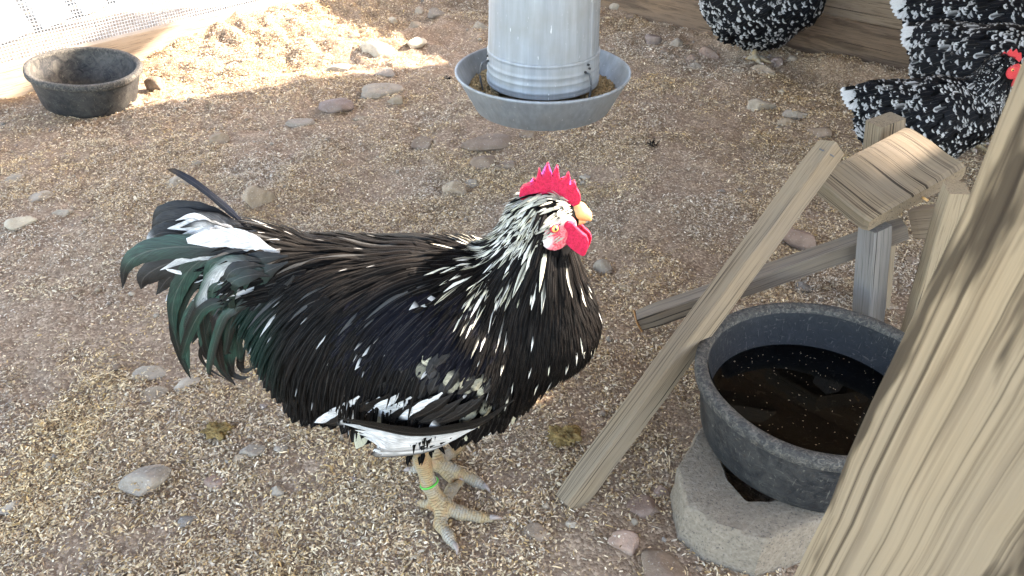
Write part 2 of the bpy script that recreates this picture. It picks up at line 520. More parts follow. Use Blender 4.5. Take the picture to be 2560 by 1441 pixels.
def flakes(name, P, L, W, yaw, tilt, rollv, col, arch=.18, mat=None, parent=None):
    """thin curved flakes: six corners, two folded quads each"""
    n = len(P)
    ax = np.stack([np.cos(yaw) * np.cos(tilt), np.sin(yaw) * np.cos(tilt), np.sin(tilt)], -1)
    up = np.stack([-np.cos(yaw) * np.sin(tilt), -np.sin(yaw) * np.sin(tilt), np.cos(tilt)], -1)
    sd_ = np.cross(up, ax)
    ct, st = np.cos(rollv)[:, None], np.sin(rollv)[:, None]
    s2 = sd_ * ct + up * st
    u2 = up * ct - sd_ * st
    V = np.zeros((n, 6, 3))
    taper = rng.uniform(.45, 1.0, (n, 2, 1))
    for k, (f, a_) in enumerate(((-.5, 0), (0., 1), (.5, 0))):
        c = P + ax * (L * f)[:, None] + u2 * (L * arch * a_)[:, None]
        wd = (W * .5)[:, None] * (taper[:, 0] if k == 0 else (taper[:, 1] if k == 2 else 1))
        V[:, k * 2] = c - s2 * wd
        V[:, k * 2 + 1] = c + s2 * wd
    b = np.arange(n)[:, None] * 6
    q = np.concatenate([b + [0, 2, 3, 1], b + [2, 4, 5, 3]])
    c = np.repeat(col[:, None, :], 6, 1) * rng.uniform(.85, 1.15, (n, 6, 1))
    return mk(name, V.reshape(-1, 3), q, mat or MAT_CHIP, parent, smooth=False, col=c.reshape(-1, 3))
# ------------------------------------------------------------------ boards
def board(name, p0, p1, wdir, wd, th, mat, parent=None, n=10, ch=.003, wob=.0012, loc=None, center=True):
    """a sawn board with eased corners; wdir: direction of its width"""
    p0, p1 = np.array(p0, float), np.array(p1, float)
    Lv = nrm(p1 - p0); Ln = np.linalg.norm(p1 - p0)
    Wv = nrm(np.array(wdir, float) - Lv * (np.array(wdir, float) @ Lv))
    Tv = np.cross(Lv, Wv)
    w2, t2 = wd / 2, th / 2
    sec = [(-w2 + ch, -t2), (w2 - ch, -t2), (w2, -t2 + ch), (w2, t2 - ch), (w2 - ch, t2), (-w2 + ch, t2), (-w2, t2 - ch), (-w2, -t2 + ch)]
    V, G = [], []
    off = rng.uniform(-50, 50, 3)  # pale face patches: partly skin colour, partly sun glare put into the colour
    for i in range(n + 1):
        f = i / n
        inset = .7 * ch if i in (0, n) else 0
        for (a, b) in sec:
            a2 = a - np.sign(a) * inset; b2 = b - np.sign(b) * inset
            q = p0 + Lv * (Ln * f) + Wv * a2 + Tv * b2
            V.append(q)
            G.append((f * Ln, a, b))
    V = np.array(V); G = np.array(G)
    wn_ = np.stack([vnoise(V + 7.7 * k + off, 23., 3 + k) for k in range(3)], -1)
    V = V + wn_ * wob
    Fc = []
    for i in range(n):
        for j in range(8):
            a, b = i * 8 + j, i * 8 + (j + 1) % 8
            Fc.append((a, b, b + 8, a + 8))
    Fc.append(tuple(range(7, -1, -1)))
    Fc.append(tuple(range(n * 8, n * 8 + 8)))
    o = mk(name, V, Fc, mat, parent, smooth=False, grain=G + off, loc=loc)
    return o

# right wall of stacked boards; unseen upper rows and openings shaped for the sun
def wall_pt(u, z, out=0.0):
    p = RW + RB * u - RN * out
    return np.array([p[0], p[1], z])
rwall = empty('plank_wall', wall_pt(0, 0))
tag(rwall, 'brown plank wall of stacked horizontal boards behind the speckled hens', 'plank wall')
U0, U1 = -3.4, 2.25
rows = [(-.06, .158, MAT_WALL), (.162, .318, MAT_WALL2), (.322, .478, MAT_WALL), (.482, .625, MAT_WALL2)]
for z0, z1, m in rows:
    board('board', wall_pt(U0, (z0 + z1) / 2, .02), wall_pt(U1, (z0 + z1) / 2, .02), (0, 0, 1), z1 - z0, .036, m, rwall, 24)
z = .629
k = 0
SUNHOLES = [(-1.235, -1.130, 1.355, 1.408)]          # gap added so a spot of sun lands on the bench plank
while z < 2.2:
    z1 = min(z + .117, 2.25)
    if z < 1.35 < z1: z1 = 1.355
    elif abs(z - 1.355) < .001: z1 = 1.408
    segs = [(U0, .78)]
    if z1 > 1.80: segs = [(U0, -1.50), (-1.13, .78)]  # added opening that lets sun onto the rooster's upper body
    for (a, b, c0, c1) in SUNHOLES:
        if z + .01 < c1 and z1 - .01 > c0 and z < 1.74:
            segs = [(U0, a), (b, .78)]
    for (a, b) in segs:
        board('board', wall_pt(a, (z + z1) / 2, .02), wall_pt(b, (z + z1) / 2, .02), (0, 0, 1), z1 - z - .003, .034, (MAT_WALL, MAT_WALL2)[k % 2], rwall, 12)
    z = z1; k += 1
for u in (U0, -1.7, .74, 2.19):
    board('post', wall_pt(u, -.1, .085), wall_pt(u, 2.27, .085), (RB[0], RB[1], 0), .09, .088, MAT_WALL2, rwall)
board('brace', wall_pt(.84, 1.475, .09), wall_pt(2.25, .885, .09), (0, 0, 1), .14, .036, MAT_WALL2, rwall)  # unseen diagonal, added to cast the shadow band across sill and pan
board('top_rail', wall_pt(U0, 2.27, .085), wall_pt(U1, 2.27, .085), (0, 0, 1), .09, .036, MAT_WALL2, rwall)

# left wall: sill and wire mesh
def lw(s, z, out=0.0):
    p = LW + LA * s - LN * out
    return np.array([p[0], p[1], z])
lroot = empty('mesh_wall', lw(0, 0))
tag(lroot, 'wire mesh wall on a pale timber sill behind the empty rubber pan', 'mesh wall')
board('sill', lw(-2.6, .02, .02), lw(2.3, .02, .02), (0, 0, 1), .14, .04, MAT_SILL, lroot, 30)
for s in (-2.55, -.9, 2.24):
    board('post', lw(s, .09, .03), lw(s, 2.25, .03), (LA[0], LA[1], 0), .085, .06, MAT_SILL, lroot)
board('top_rail', lw(-2.6, 2.27, .03), lw(2.3, 2.27, .03), (0, 0, 1), .09, .036, MAT_SILL, lroot)
def wires():
    V, Q = [], []
    def wire(p0, p1, r, a, b):
        i = len(V)
        for p in (p0, p1):
            for (x, y) in ((-1, -1), (1, -1), (1, 1), (-1, 1)):
                V.append(p + a * x * r + b * y * r)
        for j in range(4):
            Q.append((i + j, i + (j + 1) % 4, i + 4 + (j + 1) % 4, i + 4 + j))
    A3 = np.array([LA[0], LA[1], 0]); N3 = np.array([LN[0], LN[1], 0]); Z3 = np.array([0, 0, 1.])
    pitch = .0112
    for k, s in enumerate(np.arange(-2.5, 2.2, pitch)):
        wire(lw(s + .004 * math.sin(s * 3), .06, .043 + .0006), lw(s, 2.25, .043 + .0006), .00062, A3, N3)
    for z in np.arange(.065, 2.25, pitch):
        wire(lw(-2.5, z, .043 - .0006), lw(2.2, z, .043 - .0006), .00062, Z3, N3)
    return np.array(V), np.array(Q)
V, Q = wires()
tag(mk('wire_mesh', V, Q, MAT_MESHWIRE, lroot, smooth=False), kind='stuff')

# unseen roof over the pen, shaped to even the sky light
CORNER = np.array([-.263, 4.26])
def roof():
    ns, nr_ = 4, 260
    V = []
    for i in range(ns + 1):
        for j in range(nr_ + 1):
            s = -.25 + 4.6 * i / ns; r = -.25 + 6.0 * j / nr_
            p = CORNER - LA * s - RB * r
            V.append((p[0], p[1], 2.36 + .05 * s + .009 * math.sin(j * 2 * math.pi / 5)))
    i = np.arange((ns + 1) * (nr_ + 1)).reshape(ns + 1, nr_ + 1)
    q = np.stack([i[:-1, :-1], i[:-1, 1:], i[1:, 1:], i[1:, :-1]], -1).reshape(-1, 4)
    return np.array(V), q
V, Q = roof()
rf = empty('pen_roof', (CORNER[0], CORNER[1], 2.3))
tag(rf, 'unseen pale corrugated roof over the pen, shading it and bouncing light', 'roof')
mk('sheet', V, Q, MAT_ROOF, rf)

# whitewashed board panel leaning outside the mesh
pr = empty('board_panel', (-2.0, 3.3, -.05))
tag(pr, 'whitewashed board panel leaning outside the wire mesh, top left', 'board panel')
pb0 = UZ(-60, 130, -.04); pb1 = UZ(330, -5, -.04)
pdv = nrm(pb1 - pb0)
lean = nrm(np.array([-.42, .10, 1.0]))
for i in range(6):
    c = pb0 + pdv * (.085 + .215 * i - .1)
    board('board', c, c + lean * 1.1, pdv, .172 if i != 3 else .15, .02, MAT_WHITEWOOD, pr, 6)
for h in (.35, .85):
    board('rail', pb0 - pdv * .12 + lean * h - np.array([.045, 0, 0]), pb0 + pdv * 1.2 + lean * h - np.array([.045, 0, 0]), lean, .08, .02, MAT_WHITEWOOD, pr, 6)

# ------------------------------------------------------------------ lathe and tube helpers
def lathe(prof, n=64, closed=False, wob=0.0, seed=0):
    prof = np.array(prof, float)
    a = np.linspace(0, 2 * np.pi, n, endpoint=False)
    V = np.stack([prof[:, None, 0] * np.cos(a)[None], prof[:, None, 0] * np.sin(a)[None], np.repeat(prof[:, None, 1], n, 1)], -1)
    if wob:
        V = V + wob * np.stack([vnoise(V + 3 * k, 11., seed + k) for k in range(3)], -1)
    m = len(prof)
    i = np.arange(m * n).reshape(m, n)
    j = np.roll(i, -1, 1)
    q = np.stack([i[:-1], j[:-1], j[1:], i[1:]], -1).reshape(-1, 4)
    if closed:
        q = np.concatenate([q, np.stack([i[-1], j[-1], j[0], i[0]], -1)])
    return V.reshape(-1, 3), q
def tilt_to(V, c, nx=0.0, ny=0.0):
    z = nrm(np.array([nx, ny, 1.0])); x = nrm(np.cross([0, 1, 0], z)); y = np.cross(z, x)
    return V @ np.stack([x, y, z]) + np.array(c)
def tube(P, r, sides=8):
    P = np.array(P, float)
    r = np.broadcast_to(np.array(r, float), (len(P),))
    T = nrm(np.gradient(P, axis=0))
    ref = np.array([0, 0, 1.]) if abs(T[0][2]) < .9 else np.array([1., 0, 0])
    V = []
    for k in range(len(P)):
        a = nrm(np.cross(T[k], ref)); b = np.cross(T[k], a)
        for j in range(sides):
            th = 2 * np.pi * j / sides
            V.append(P[k] + r[k] * (a * math.cos(th) + b * math.sin(th)))
    V += [P[0], P[-1]]
    Fc = []
    for k in range(len(P) - 1):
        for j in range(sides):
            a, b = k * sides + j, k * sides + (j + 1) % sides
            Fc.append((a, b, b + sides, a + sides))
    c0, c1 = len(V) - 2, len(V) - 1
    for j in range(sides):
        Fc.append((c0, (j + 1) % sides, j))
        e = (len(P) - 1) * sides
        Fc.append((c1, e + j, e + (j + 1) % sides))
    return np.array(V), Fc
def spline(P, n):
    P = np.array(P, float)
    Q = np.concatenate([[2 * P[0] - P[1]], P, [2 * P[-1] - P[-2]]])
    out = []
    t = np.linspace(0, len(P) - 1, n)
    for x in t:
        i = min(int(x), len(P) - 2); f = x - i
        a, b, c, d = Q[i], Q[i + 1], Q[i + 2], Q[i + 3]
        out.append(.5 * ((2 * b) + (-a + c) * f + (2 * a - 5 * b + 4 * c - d) * f * f + (-a + 3 * b - 3 * c + d) * f ** 3))
    return np.array(out)

# ------------------------------------------------------------------ hanging feeder
FC = np.array([.0745, 1.862, 0.0])
fd = empty('hanging_feeder', (FC[0], FC[1], .262))
tag(fd, 'galvanised hanging poultry feeder with round tray above the shavings', 'feeder')
zb, zr = .250, .335
prof = [(.0, zb), (.120, zb), (.158, zb), (.1665, zb + .004), (.2065, zr - .004), (.2095, zr - .001), (.2120, zr + .002), (.2120, zr + .006), (.2095, zr + .008), (.2065, zr + .005), (.2045, zr - .004), (.1640, zb + .006), (.157, zb + .004), (0, zb + .004)]
V, Q = lathe(prof, 96, wob=.0012)
mk('tray', V + [FC[0], FC[1], 0], Q, MAT_GALV, fd)
zt = .318
R0 = .1335
def tube_r(z): return R0 - (z - zt) * .028
prof = [(R0 - .003, zt + .002), (R0, zt - .001), (R0 + .002, zt + .001), (R0 + .002, zt + .004), (R0, zt + .006)]
for zz in np.linspace(zt + .01, .86, 40):
    prof.append((tube_r(zz), zz))
for zz in np.linspace(.86, zt + .006, 12):
    prof.append((tube_r(zz) - .002, zz))
V, Q = lathe(prof, 96, closed=True, wob=.0014, seed=4)
tb = mk('tube', V + [FC[0], FC[1], 0], Q, MAT_GALV, fd)
prof = []
for zz in np.linspace(zt - .002, zt + .078, 46):
    f = (zz - zt)
    bead = .0016 * math.exp(-((f - .012) / .004) ** 2) + .0012 * math.exp(-((f - .030) / .0035) ** 2) + .0014 * math.exp(-((f - .047) / .004) ** 2) + .0015 * math.exp(-((f - .074) / .003) ** 2)
    prof.append((tube_r(zz) + .0022 + bead, zz))
prof = [(prof[0][0] - .004, prof[0][1])] + prof + [(prof[-1][0] - .004, prof[-1][1] + .0005)]
V, Q = lathe(prof, 96, wob=.0012, seed=9)
bd = mk('band', V + [FC[0], FC[1], 0], Q, MAT_GALV, fd)
V, Q = lathe([(0, .905), (.03, .903), (.11, .885), (.126, .872), (.127, .850), (.124, .850), (.122, .868), (0, .895)], 64)
mk('lid', V + [FC[0], FC[1], 0], Q, MAT_GALV, fd)
V, Fc = tube([(FC[0] + .12 * math.cos(a), FC[1], .86 + .17 * math.sin(a)) for a in np.linspace(0, math.pi, 20)], .0022)
mk('bail_handle', V, Fc, MAT_WIRE, fd)
V, Fc = tube([(FC[0], FC[1], 1.03), (FC[0], FC[1], 2.42)], .003)
mk('hanging_wire', V, Fc, MAT_WIRE, fd)
V = []
for zz in np.linspace(zt + .08, .855, 30):
    for da in (-.035, -.012, .012, .035):
        rr = tube_r(zz) + (.0018 if abs(da) < .02 else .0003); a = -.62 + da
        V.append((FC[0] + rr * math.cos(a), FC[1] + rr * math.sin(a), zz))
i = np.arange(120).reshape(30, 4)
mk('seam', np.array(V), np.stack([i[:-1, :-1], i[:-1, 1:], i[1:, 1:], i[1:, :-1]], -1).reshape(-1, 4), MAT_GALV, fd)
for px, py, ang in ((1216, 160, None), (1466, 192, None), (0, 0, 1.3)):
    if ang is None:
        # side of the band nearest to the camera ray
        best = None
        for a in np.linspace(-np.pi, 0, 400):
            p = np.array([FC[0] + (R0 + .004) * math.cos(a), FC[1] + (R0 + .004) * math.sin(a), zt + .045])
            d = p - [0, 0, CAMZ]
            dep = d[1] * CP - d[2] * SP
            x = 1280 + F * d[0] / dep
            if best is None or abs(x - px) < best[0]: best = (abs(x - px), a)
        ang = best[1]
    e = np.array([math.cos(ang), math.sin(ang), 0]); cc = np.array([FC[0], FC[1], 0])
    pts = [cc + e * (R0 - .004) + [0, 0, zt + .046], cc + e * (R0 + .009) + [0, 0, zt + .049], cc + e * (R0 + .016) + [0, 0, zt + .043], cc + e * (R0 + .020) + [0, 0, zt + .015], cc + e * (R0 + .013) + [0, 0, zt - .025], cc + e * (R0 + .012) + [0, 0, zb + .003]]
    V, Fc = tube(spline(pts, 18), .0023)
    mk('hook_wire', V, Fc, MAT_WIRE, fd)
    for dz, da in ((.066, .05), (.056, .085), (.051, -.02)):
        a2 = ang + da
        e2 = np.array([math.cos(a2), math.sin(a2), 0])
        V, Fc = tube([cc + e2 * (R0 + .001) + [0, 0, zt + dz], cc + e2 * (R0 + .0052) + [0, 0, zt + dz]], .0028, 8)
        mk('rivet_hole', V, Fc, MAT_PUPIL, bd)
# feed in the tray
V, Q = lathe([(0, zb + .012), (.10, zb + .036), (.135, zb + .040), (.165, zb + .032), (.176, zb + .030)], 64, wob=.003)
fdp = empty('poultry_feed', (FC[0], FC[1], zb + .012))
tag(fdp, 'tan feed pellets heaped in the feeder tray', 'feed')
mk('feed_bed', V + [FC[0], FC[1], 0], Q, MAT_PELLET, fdp, col=np.tile([[.30, .22, .12]], (len(V), 1)))
def pellets():
    n = 4200
    r = np.sqrt(rng.uniform(.118 ** 2, .178 ** 2, n)); a = rng.uniform(0, 2 * np.pi, n)
    r2 = r + .0
    z = zb + .042 - np.clip((r - .14) / .05, 0, 1) * .006 + rng.uniform(0, .006, n) + .008 * np.exp(-((a - 2.6) / .6) ** 2)
    P = np.stack([FC[0] + r * np.cos(a), FC[1] + r * np.sin(a), z], -1)
    ax = nrm(rng.normal(size=(n, 3)) * [1, 1, .5]); b = nrm(np.cross(ax, rng.normal(size=(n, 3)))); c = np.cross(ax, b)
    L = rng.uniform(.0025, .0048, n)[:, None]; W = rng.uniform(.0016, .0022, n)[:, None]
    V = []
    for sx in (-1, 1):
        for (sy, sz) in ((-1, -1), (1, -1), (1, 1), (-1, 1)):
            V.append(P + ax * L * sx + b * W * sy + c * W * sz)
    V = np.stack(V, 1)
    bq = np.arange(n)[:, None] * 8
    q = np.concatenate([bq + f for f in ([0, 1, 5, 4], [1, 2, 6, 5], [2, 3, 7, 6], [3, 0, 4, 7], [3, 2, 1, 0], [4, 5, 6, 7])])
    col = np.array([.40, .29, .155]) * rng.uniform(.6, 1.35, (n, 1)) * np.array([1, 1, 1])
    return V.reshape(-1, 3), q, np.repeat(col, 8, 0)
V, Q, c = pellets()
tag(mk('pellets', V, Q, MAT_PELLET, fdp, smooth=False, col=c), kind='stuff')

# ------------------------------------------------------------------ rubber pans
def rubber_pan(name, label, c, R, H, nx, ny, mat_in, group=None, base_r=.86):
    """round rubber pan; c: centre of the rim"""
    c = np.array(c, float)
    root = empty(name, c - np.array([0, 0, H]))
    tag(root, label, 'pan', group)
    lip = .020
    body = [(0, -H), (R * base_r - .012, -H), (R * base_r - .002, -H + .005), (R * base_r + .002, -H + .016), (R - .006, -lip - .002), (R - .006, -.004)]
    inner = [(R - .015, -.004), (R - .018, -.03), (R * base_r - .014, -H + .028), (R * base_r - .028, -H + .012), (0, -H + .010)]
    V, Q = lathe(body, 96, wob=.0012, seed=2)
    mk('outer_wall', tilt_to(V, c, nx, ny), Q, MAT_RUBBER, root)
    V, Q = lathe(inner, 96, wob=.0015, seed=5)
    mk('inside', tilt_to(V, c, nx, ny), Q, mat_in, root)
    rim = [(R - .007, -lip), (R + .001, -lip + .001), (R + .0035, -lip + .004), (R + .004, -.005), (R + .002, -.0005), (R - .004, .001), (R - .012, .0005), (R - .0165, -.003), (R - .0165, -.010)]
    V, Q = lathe(rim, 128, wob=.0020, seed=7)
    mk('rim', tilt_to(V, c, nx, ny), Q, MAT_RIM, root)
    return root
rubber_pan('rubber_pan', 'empty black rubber pan lying tilted against the mesh wall sill', (-1.400, 2.528, .118), .171, .125, .13, -.018, MAT_RUBBER_DUSTY, 'black rubber pans', .84)
PC = np.array([.4755, .9105, .205])
rubber_pan('rubber_pan', 'black rubber pan of water sitting on the concrete block', PC, .188, .128, -.008, .02, MAT_RUBBER_WET, 'black rubber pans', .90)
V, Q = lathe([(.1660, .0009), (.1645, .0), (.140, .0), (.10, .0), (.05, .0), (0, .0)], 96)
wt = mk('water', V + PC + [0, 0, -.074], Q, MAT_WATER, loc=PC + [0, 0, -.074])
tag(wt, 'dark still drinking water inside the rubber pan on the block', 'water')
n = 160
rr = .150 * np.sqrt(rng.uniform(0, 1, n)); aa = rng.uniform(0, 2 * np.pi, n)
P = np.stack([PC[0] + rr * np.cos(aa), PC[1] + rr * np.sin(aa), np.full(n, PC[2] - .0728)], -1)
fl = flakes('floating_dust', P, rng.uniform(.0008, .003, n), rng.uniform(.0006, .0014, n), aa * 7, np.zeros(n), np.zeros(n), np.tile([[.42, .36, .27]], (n, 1)), arch=.02)
tag(fl, 'pale dust specks floating on the dark water', 'dust', kind='stuff')

# ------------------------------------------------------------------ concrete block under the water pan
def block():
    outer = np.array([(.300, .920), (.256, .840), (.254, .764), (.285, .728), (.352, .698), (.470, .748), (.620, .860), (.580, 1.030), (.410, 1.050)])
    inner = np.array([(.370, .940), (.330, .868), (.334, .815), (.348, .776), (.384, .776), (.460, .815), (.520, .870), (.500, .960), (.420, .980)])
    top = .074
    V, Fc = [], []
    def dens(p, k=12):
        out = []
        for i in range(len(p)):
            for j in range(k):
                out.append(p[i] + (p[(i + 1) % len(p)] - p[i]) * j / k)
        return np.array(out)
    o, i_ = dens(outer), dens(inner)
    def smooth(p):
        return (np.roll(p, 1, 0) + 2 * p + np.roll(p, -1, 0)) / 4
    for _ in range(2): i_ = smooth(i_)
    n = len(o)
    c = o.mean(0)
    rings = [(o, -.03), (o + nrm(o - c) * .006, .0), (o + nrm(o - c) * .004, .018), (o + nrm(o - c) * .002, .036), (o, top - .010), (o - nrm(o - c) * .002, top - .003), (o - nrm(o - c) * .006, top)] + [(o * (1 - f) + i_ * f - nrm(o - c) * .006 * (1 - f), top) for f in (.15, .3)]
    rings += [((o * .5 + i_ * .5), top + .001), (i_ + nrm(i_ - c) * .004, top - .001), (i_, top - .008), (i_, -.03)]
    for r, z in rings:
        for p in r: V.append((p[0], p[1], z))
    for k in range(len(rings) - 1):
        for j in range(n):
            a, b = k * n + j, k * n + (j + 1) % n
            Fc.append((a, b, b + n, a + n))
    V = np.array(V)
    V = V + .0020 * np.stack([vnoise(V + 5 * k, 60., k) for k in range(3)], -1) + .003 * np.stack([vnoise(V + 9 * k, 12., k) for k in range(3)], -1)
    return V, Fc
V, Fc = block()
bk = mk('concrete_block', V, Fc, MAT_CONCRETE, loc=(.42, .86, 0))
tag(bk, 'rough tan concrete block with a hole under the water pan', 'concrete block')
bk.data.set_sharp_from_angle(angle=math.radians(40))

# ------------------------------------------------------------------ small wooden bench
bn = empty('wooden_bench', (.62, 1.18, 0))
tag(bn, 'small weathered wooden bench with a leaning leg beside the water pan', 'bench')
LAM = .0007
pA, pD, pC, pB = UT(2029, 441, LAM), UT(2173, 549, LAM * .94158), UT(2424, 411, LAM * .97186), UT(2270, 314, LAM * 1.03029)
e1 = nrm(pB - pA + pC - pD); e2 = (pD - pA + pC - pB) / 2; e2 = nrm(e2 - e1 * (e1 @ e2))
nn = np.cross(e2, e1); nn = nn if nn[2] > 0 else -nn
ctr = (pA + pB + pC + pD) / 4
wAB = np.linalg.norm(pB - pA); wAD = np.linalg.norm(pD - pA)
TH = .034
cc = ctr - nn * TH / 2
board('seat_plank', cc - e2 * wAD / 2, cc + e2 * wAD / 2, e1, wAB, TH, MAT_BENCH, bn, 14, .004, .0016)
def stick(name, p0, p1, wd, th, mat, roll=45, n=12, parent=None):
    """square stick turned so that one edge faces the camera side"""
    p0, p1 = np.array(p0), np.array(p1)
    L = nrm(p1 - p0); mid = (p0 + p1) / 2
    v = nrm(np.array([0, 0, CAMZ]) - mid); a = nrm(v - L * (v @ L)); b = np.cross(L, a)
    r = math.radians(roll)
    return board(name, p0, p1, a * math.cos(r) + b * math.sin(r), wd, th, mat, parent, n, .002, .0010)
foot = UZ(1432, 1242, 0.006); ltop = UT(2078, 368, .000672)
lg = stick('leaning_leg', foot - (ltop - foot) * .02, ltop, .040, .037, MAT_BENCH, 43, 16, bn)
lg['label'] = 'long square leg leaning from the plank to the ground'
# splayed leg under the near corner
a = UY(2187, 575, 1.165); b = UY(2170, 790, 1.165); dv = (b - a) / (a[2] - b[2])
stick('leg', a + dv * (a[2] + .02), a - dv * .01, .041, .041, MAT_GREYWOOD, 48, 10, bn)
# post at the far corner with a sawn top
a = UY(2214, 300, 1.385); b = UY(2208, 385, 1.385); dv = (b - a) / (a[2] - b[2])
stick('leg', a + dv * (a[2] + .02), a, .046, .058, MAT_BENCH, 40, 10, bn)
# leg at the right
a = UY(2392, 470, 1.12); b = UY(2272, 880, 1.12); dv = (b - a) / (a[2] - b[2])
stick('leg', a + dv * (a[2] + .02), a, .045, .035, MAT_FRESH, 20, 10, bn)
br0 = UT(1597, 802, .000786); br1 = UY(2262, 572, 1.215)
ed = nrm(br0 - br1)
br = stick('cross_brace', br0, br1, .033, .036, MAT_BROWNSTICK, 40, 12, bn)
stick('sawn_end', br0 + ed * .0005, br0 + ed * .0035, .0345, .0375, MAT_SAWN, 40, 2, br)
board('side_rail', UY(2285, 557, 1.36), UY(2500, 540, 1.25), (0, 0, 1), .062, .03, MAT_WALL2, bn)
V, Fc = tube([pD * .45 + pC * .55 - nn * .020, pD * .45 + pC * .55 - nn * .020 + np.array([.004, -.012, 0])], .0022)
mk('nail', V, Fc, MAT_BEAK, bn)
sg = ltop + nrm(foot - ltop) * .012
# staple in the top of the leaning leg
v_ = nrm(np.array([0, 0, CAMZ]) - sg)
V, Fc = tube([sg + v_ * .021 + np.array([-.012, .006, .004]), sg + v_ * .0225 + np.array([0, 0, 0.]), sg + v_ * .0215 + np.array([.010, -.008, -.004])], .0012)
mk('staple', V, Fc, MAT_WIRE, bn)

# ------------------------------------------------------------------ timber post close to the camera
YP = .30
q0, q1 = UY(1992, 1441, YP), UY(2566, 138, YP)
dv = (q1 - q0) / (q1[2] - q0[2])
pb_, pt_ = q0 - dv * (q0[2] + .03), q0 + dv * (2.3 - q0[2])
PW = .15
wdp = np.array([.80, -.60, 0]); off = wdp * PW / 2 + np.array([.60, .80, 0]) * .036
fp = board('timber_post', pb_ + off, pt_ + off, wdp, PW, .075, MAT_POST, None, 60, .006, .0022, loc=pb_ + off)
tag(fp, 'blurred pale pine timber post in the right foreground', 'post')

# ------------------------------------------------------------------ stones
_ico = {}
def ico(sub):
    if sub not in _ico:
        b = bmesh.new()
        bmesh.ops.create_icosphere(b, subdivisions=sub, radius=1.0)
        b.verts.ensure_lookup_table()
        _ico[sub] = (np.array([v.co[:] for v in b.verts]), np.array([[v.index for v in f.verts] for f in b.faces]))
        b.free()
    return _ico[sub]
def rock_shape(seed, sharp, sub=4):
    D, Fc = ico(sub)
    r = np.random.default_rng(seed)
    nf = 8 if sharp > .5 else 12
    N = nrm(r.normal(size=(nf, 3)))
    dist = r.uniform(.50, .92, nf) if sharp > .5 else r.uniform(.60, .98, nf)
    dots = D @ N.T
    rad = np.where(dots > .05, dist / np.maximum(dots, .05), 9)
    k = 40 if sharp > .5 else 22
    R = -np.log(np.exp(-k * np.minimum(rad, 3)).sum(1) + math.exp(-k * 1.15)) / k
    V = D * R[:, None]
    V = V * (1 + .05 * vnoise(V + seed, 3.1, seed)[:, None] + .025 * vnoise(V + seed, 8., seed)[:, None])
    return V, Fc
GREY, TAN, BRN, PAL, PUR, RED, WHT, DRK = (.215, .18, .142), (.255, .196, .135), (.18, .128, .09), (.285, .236, .178), (.19, .142, .122), (.225, .15, .112), (.46, .39, .29), (.14, .122, .104)
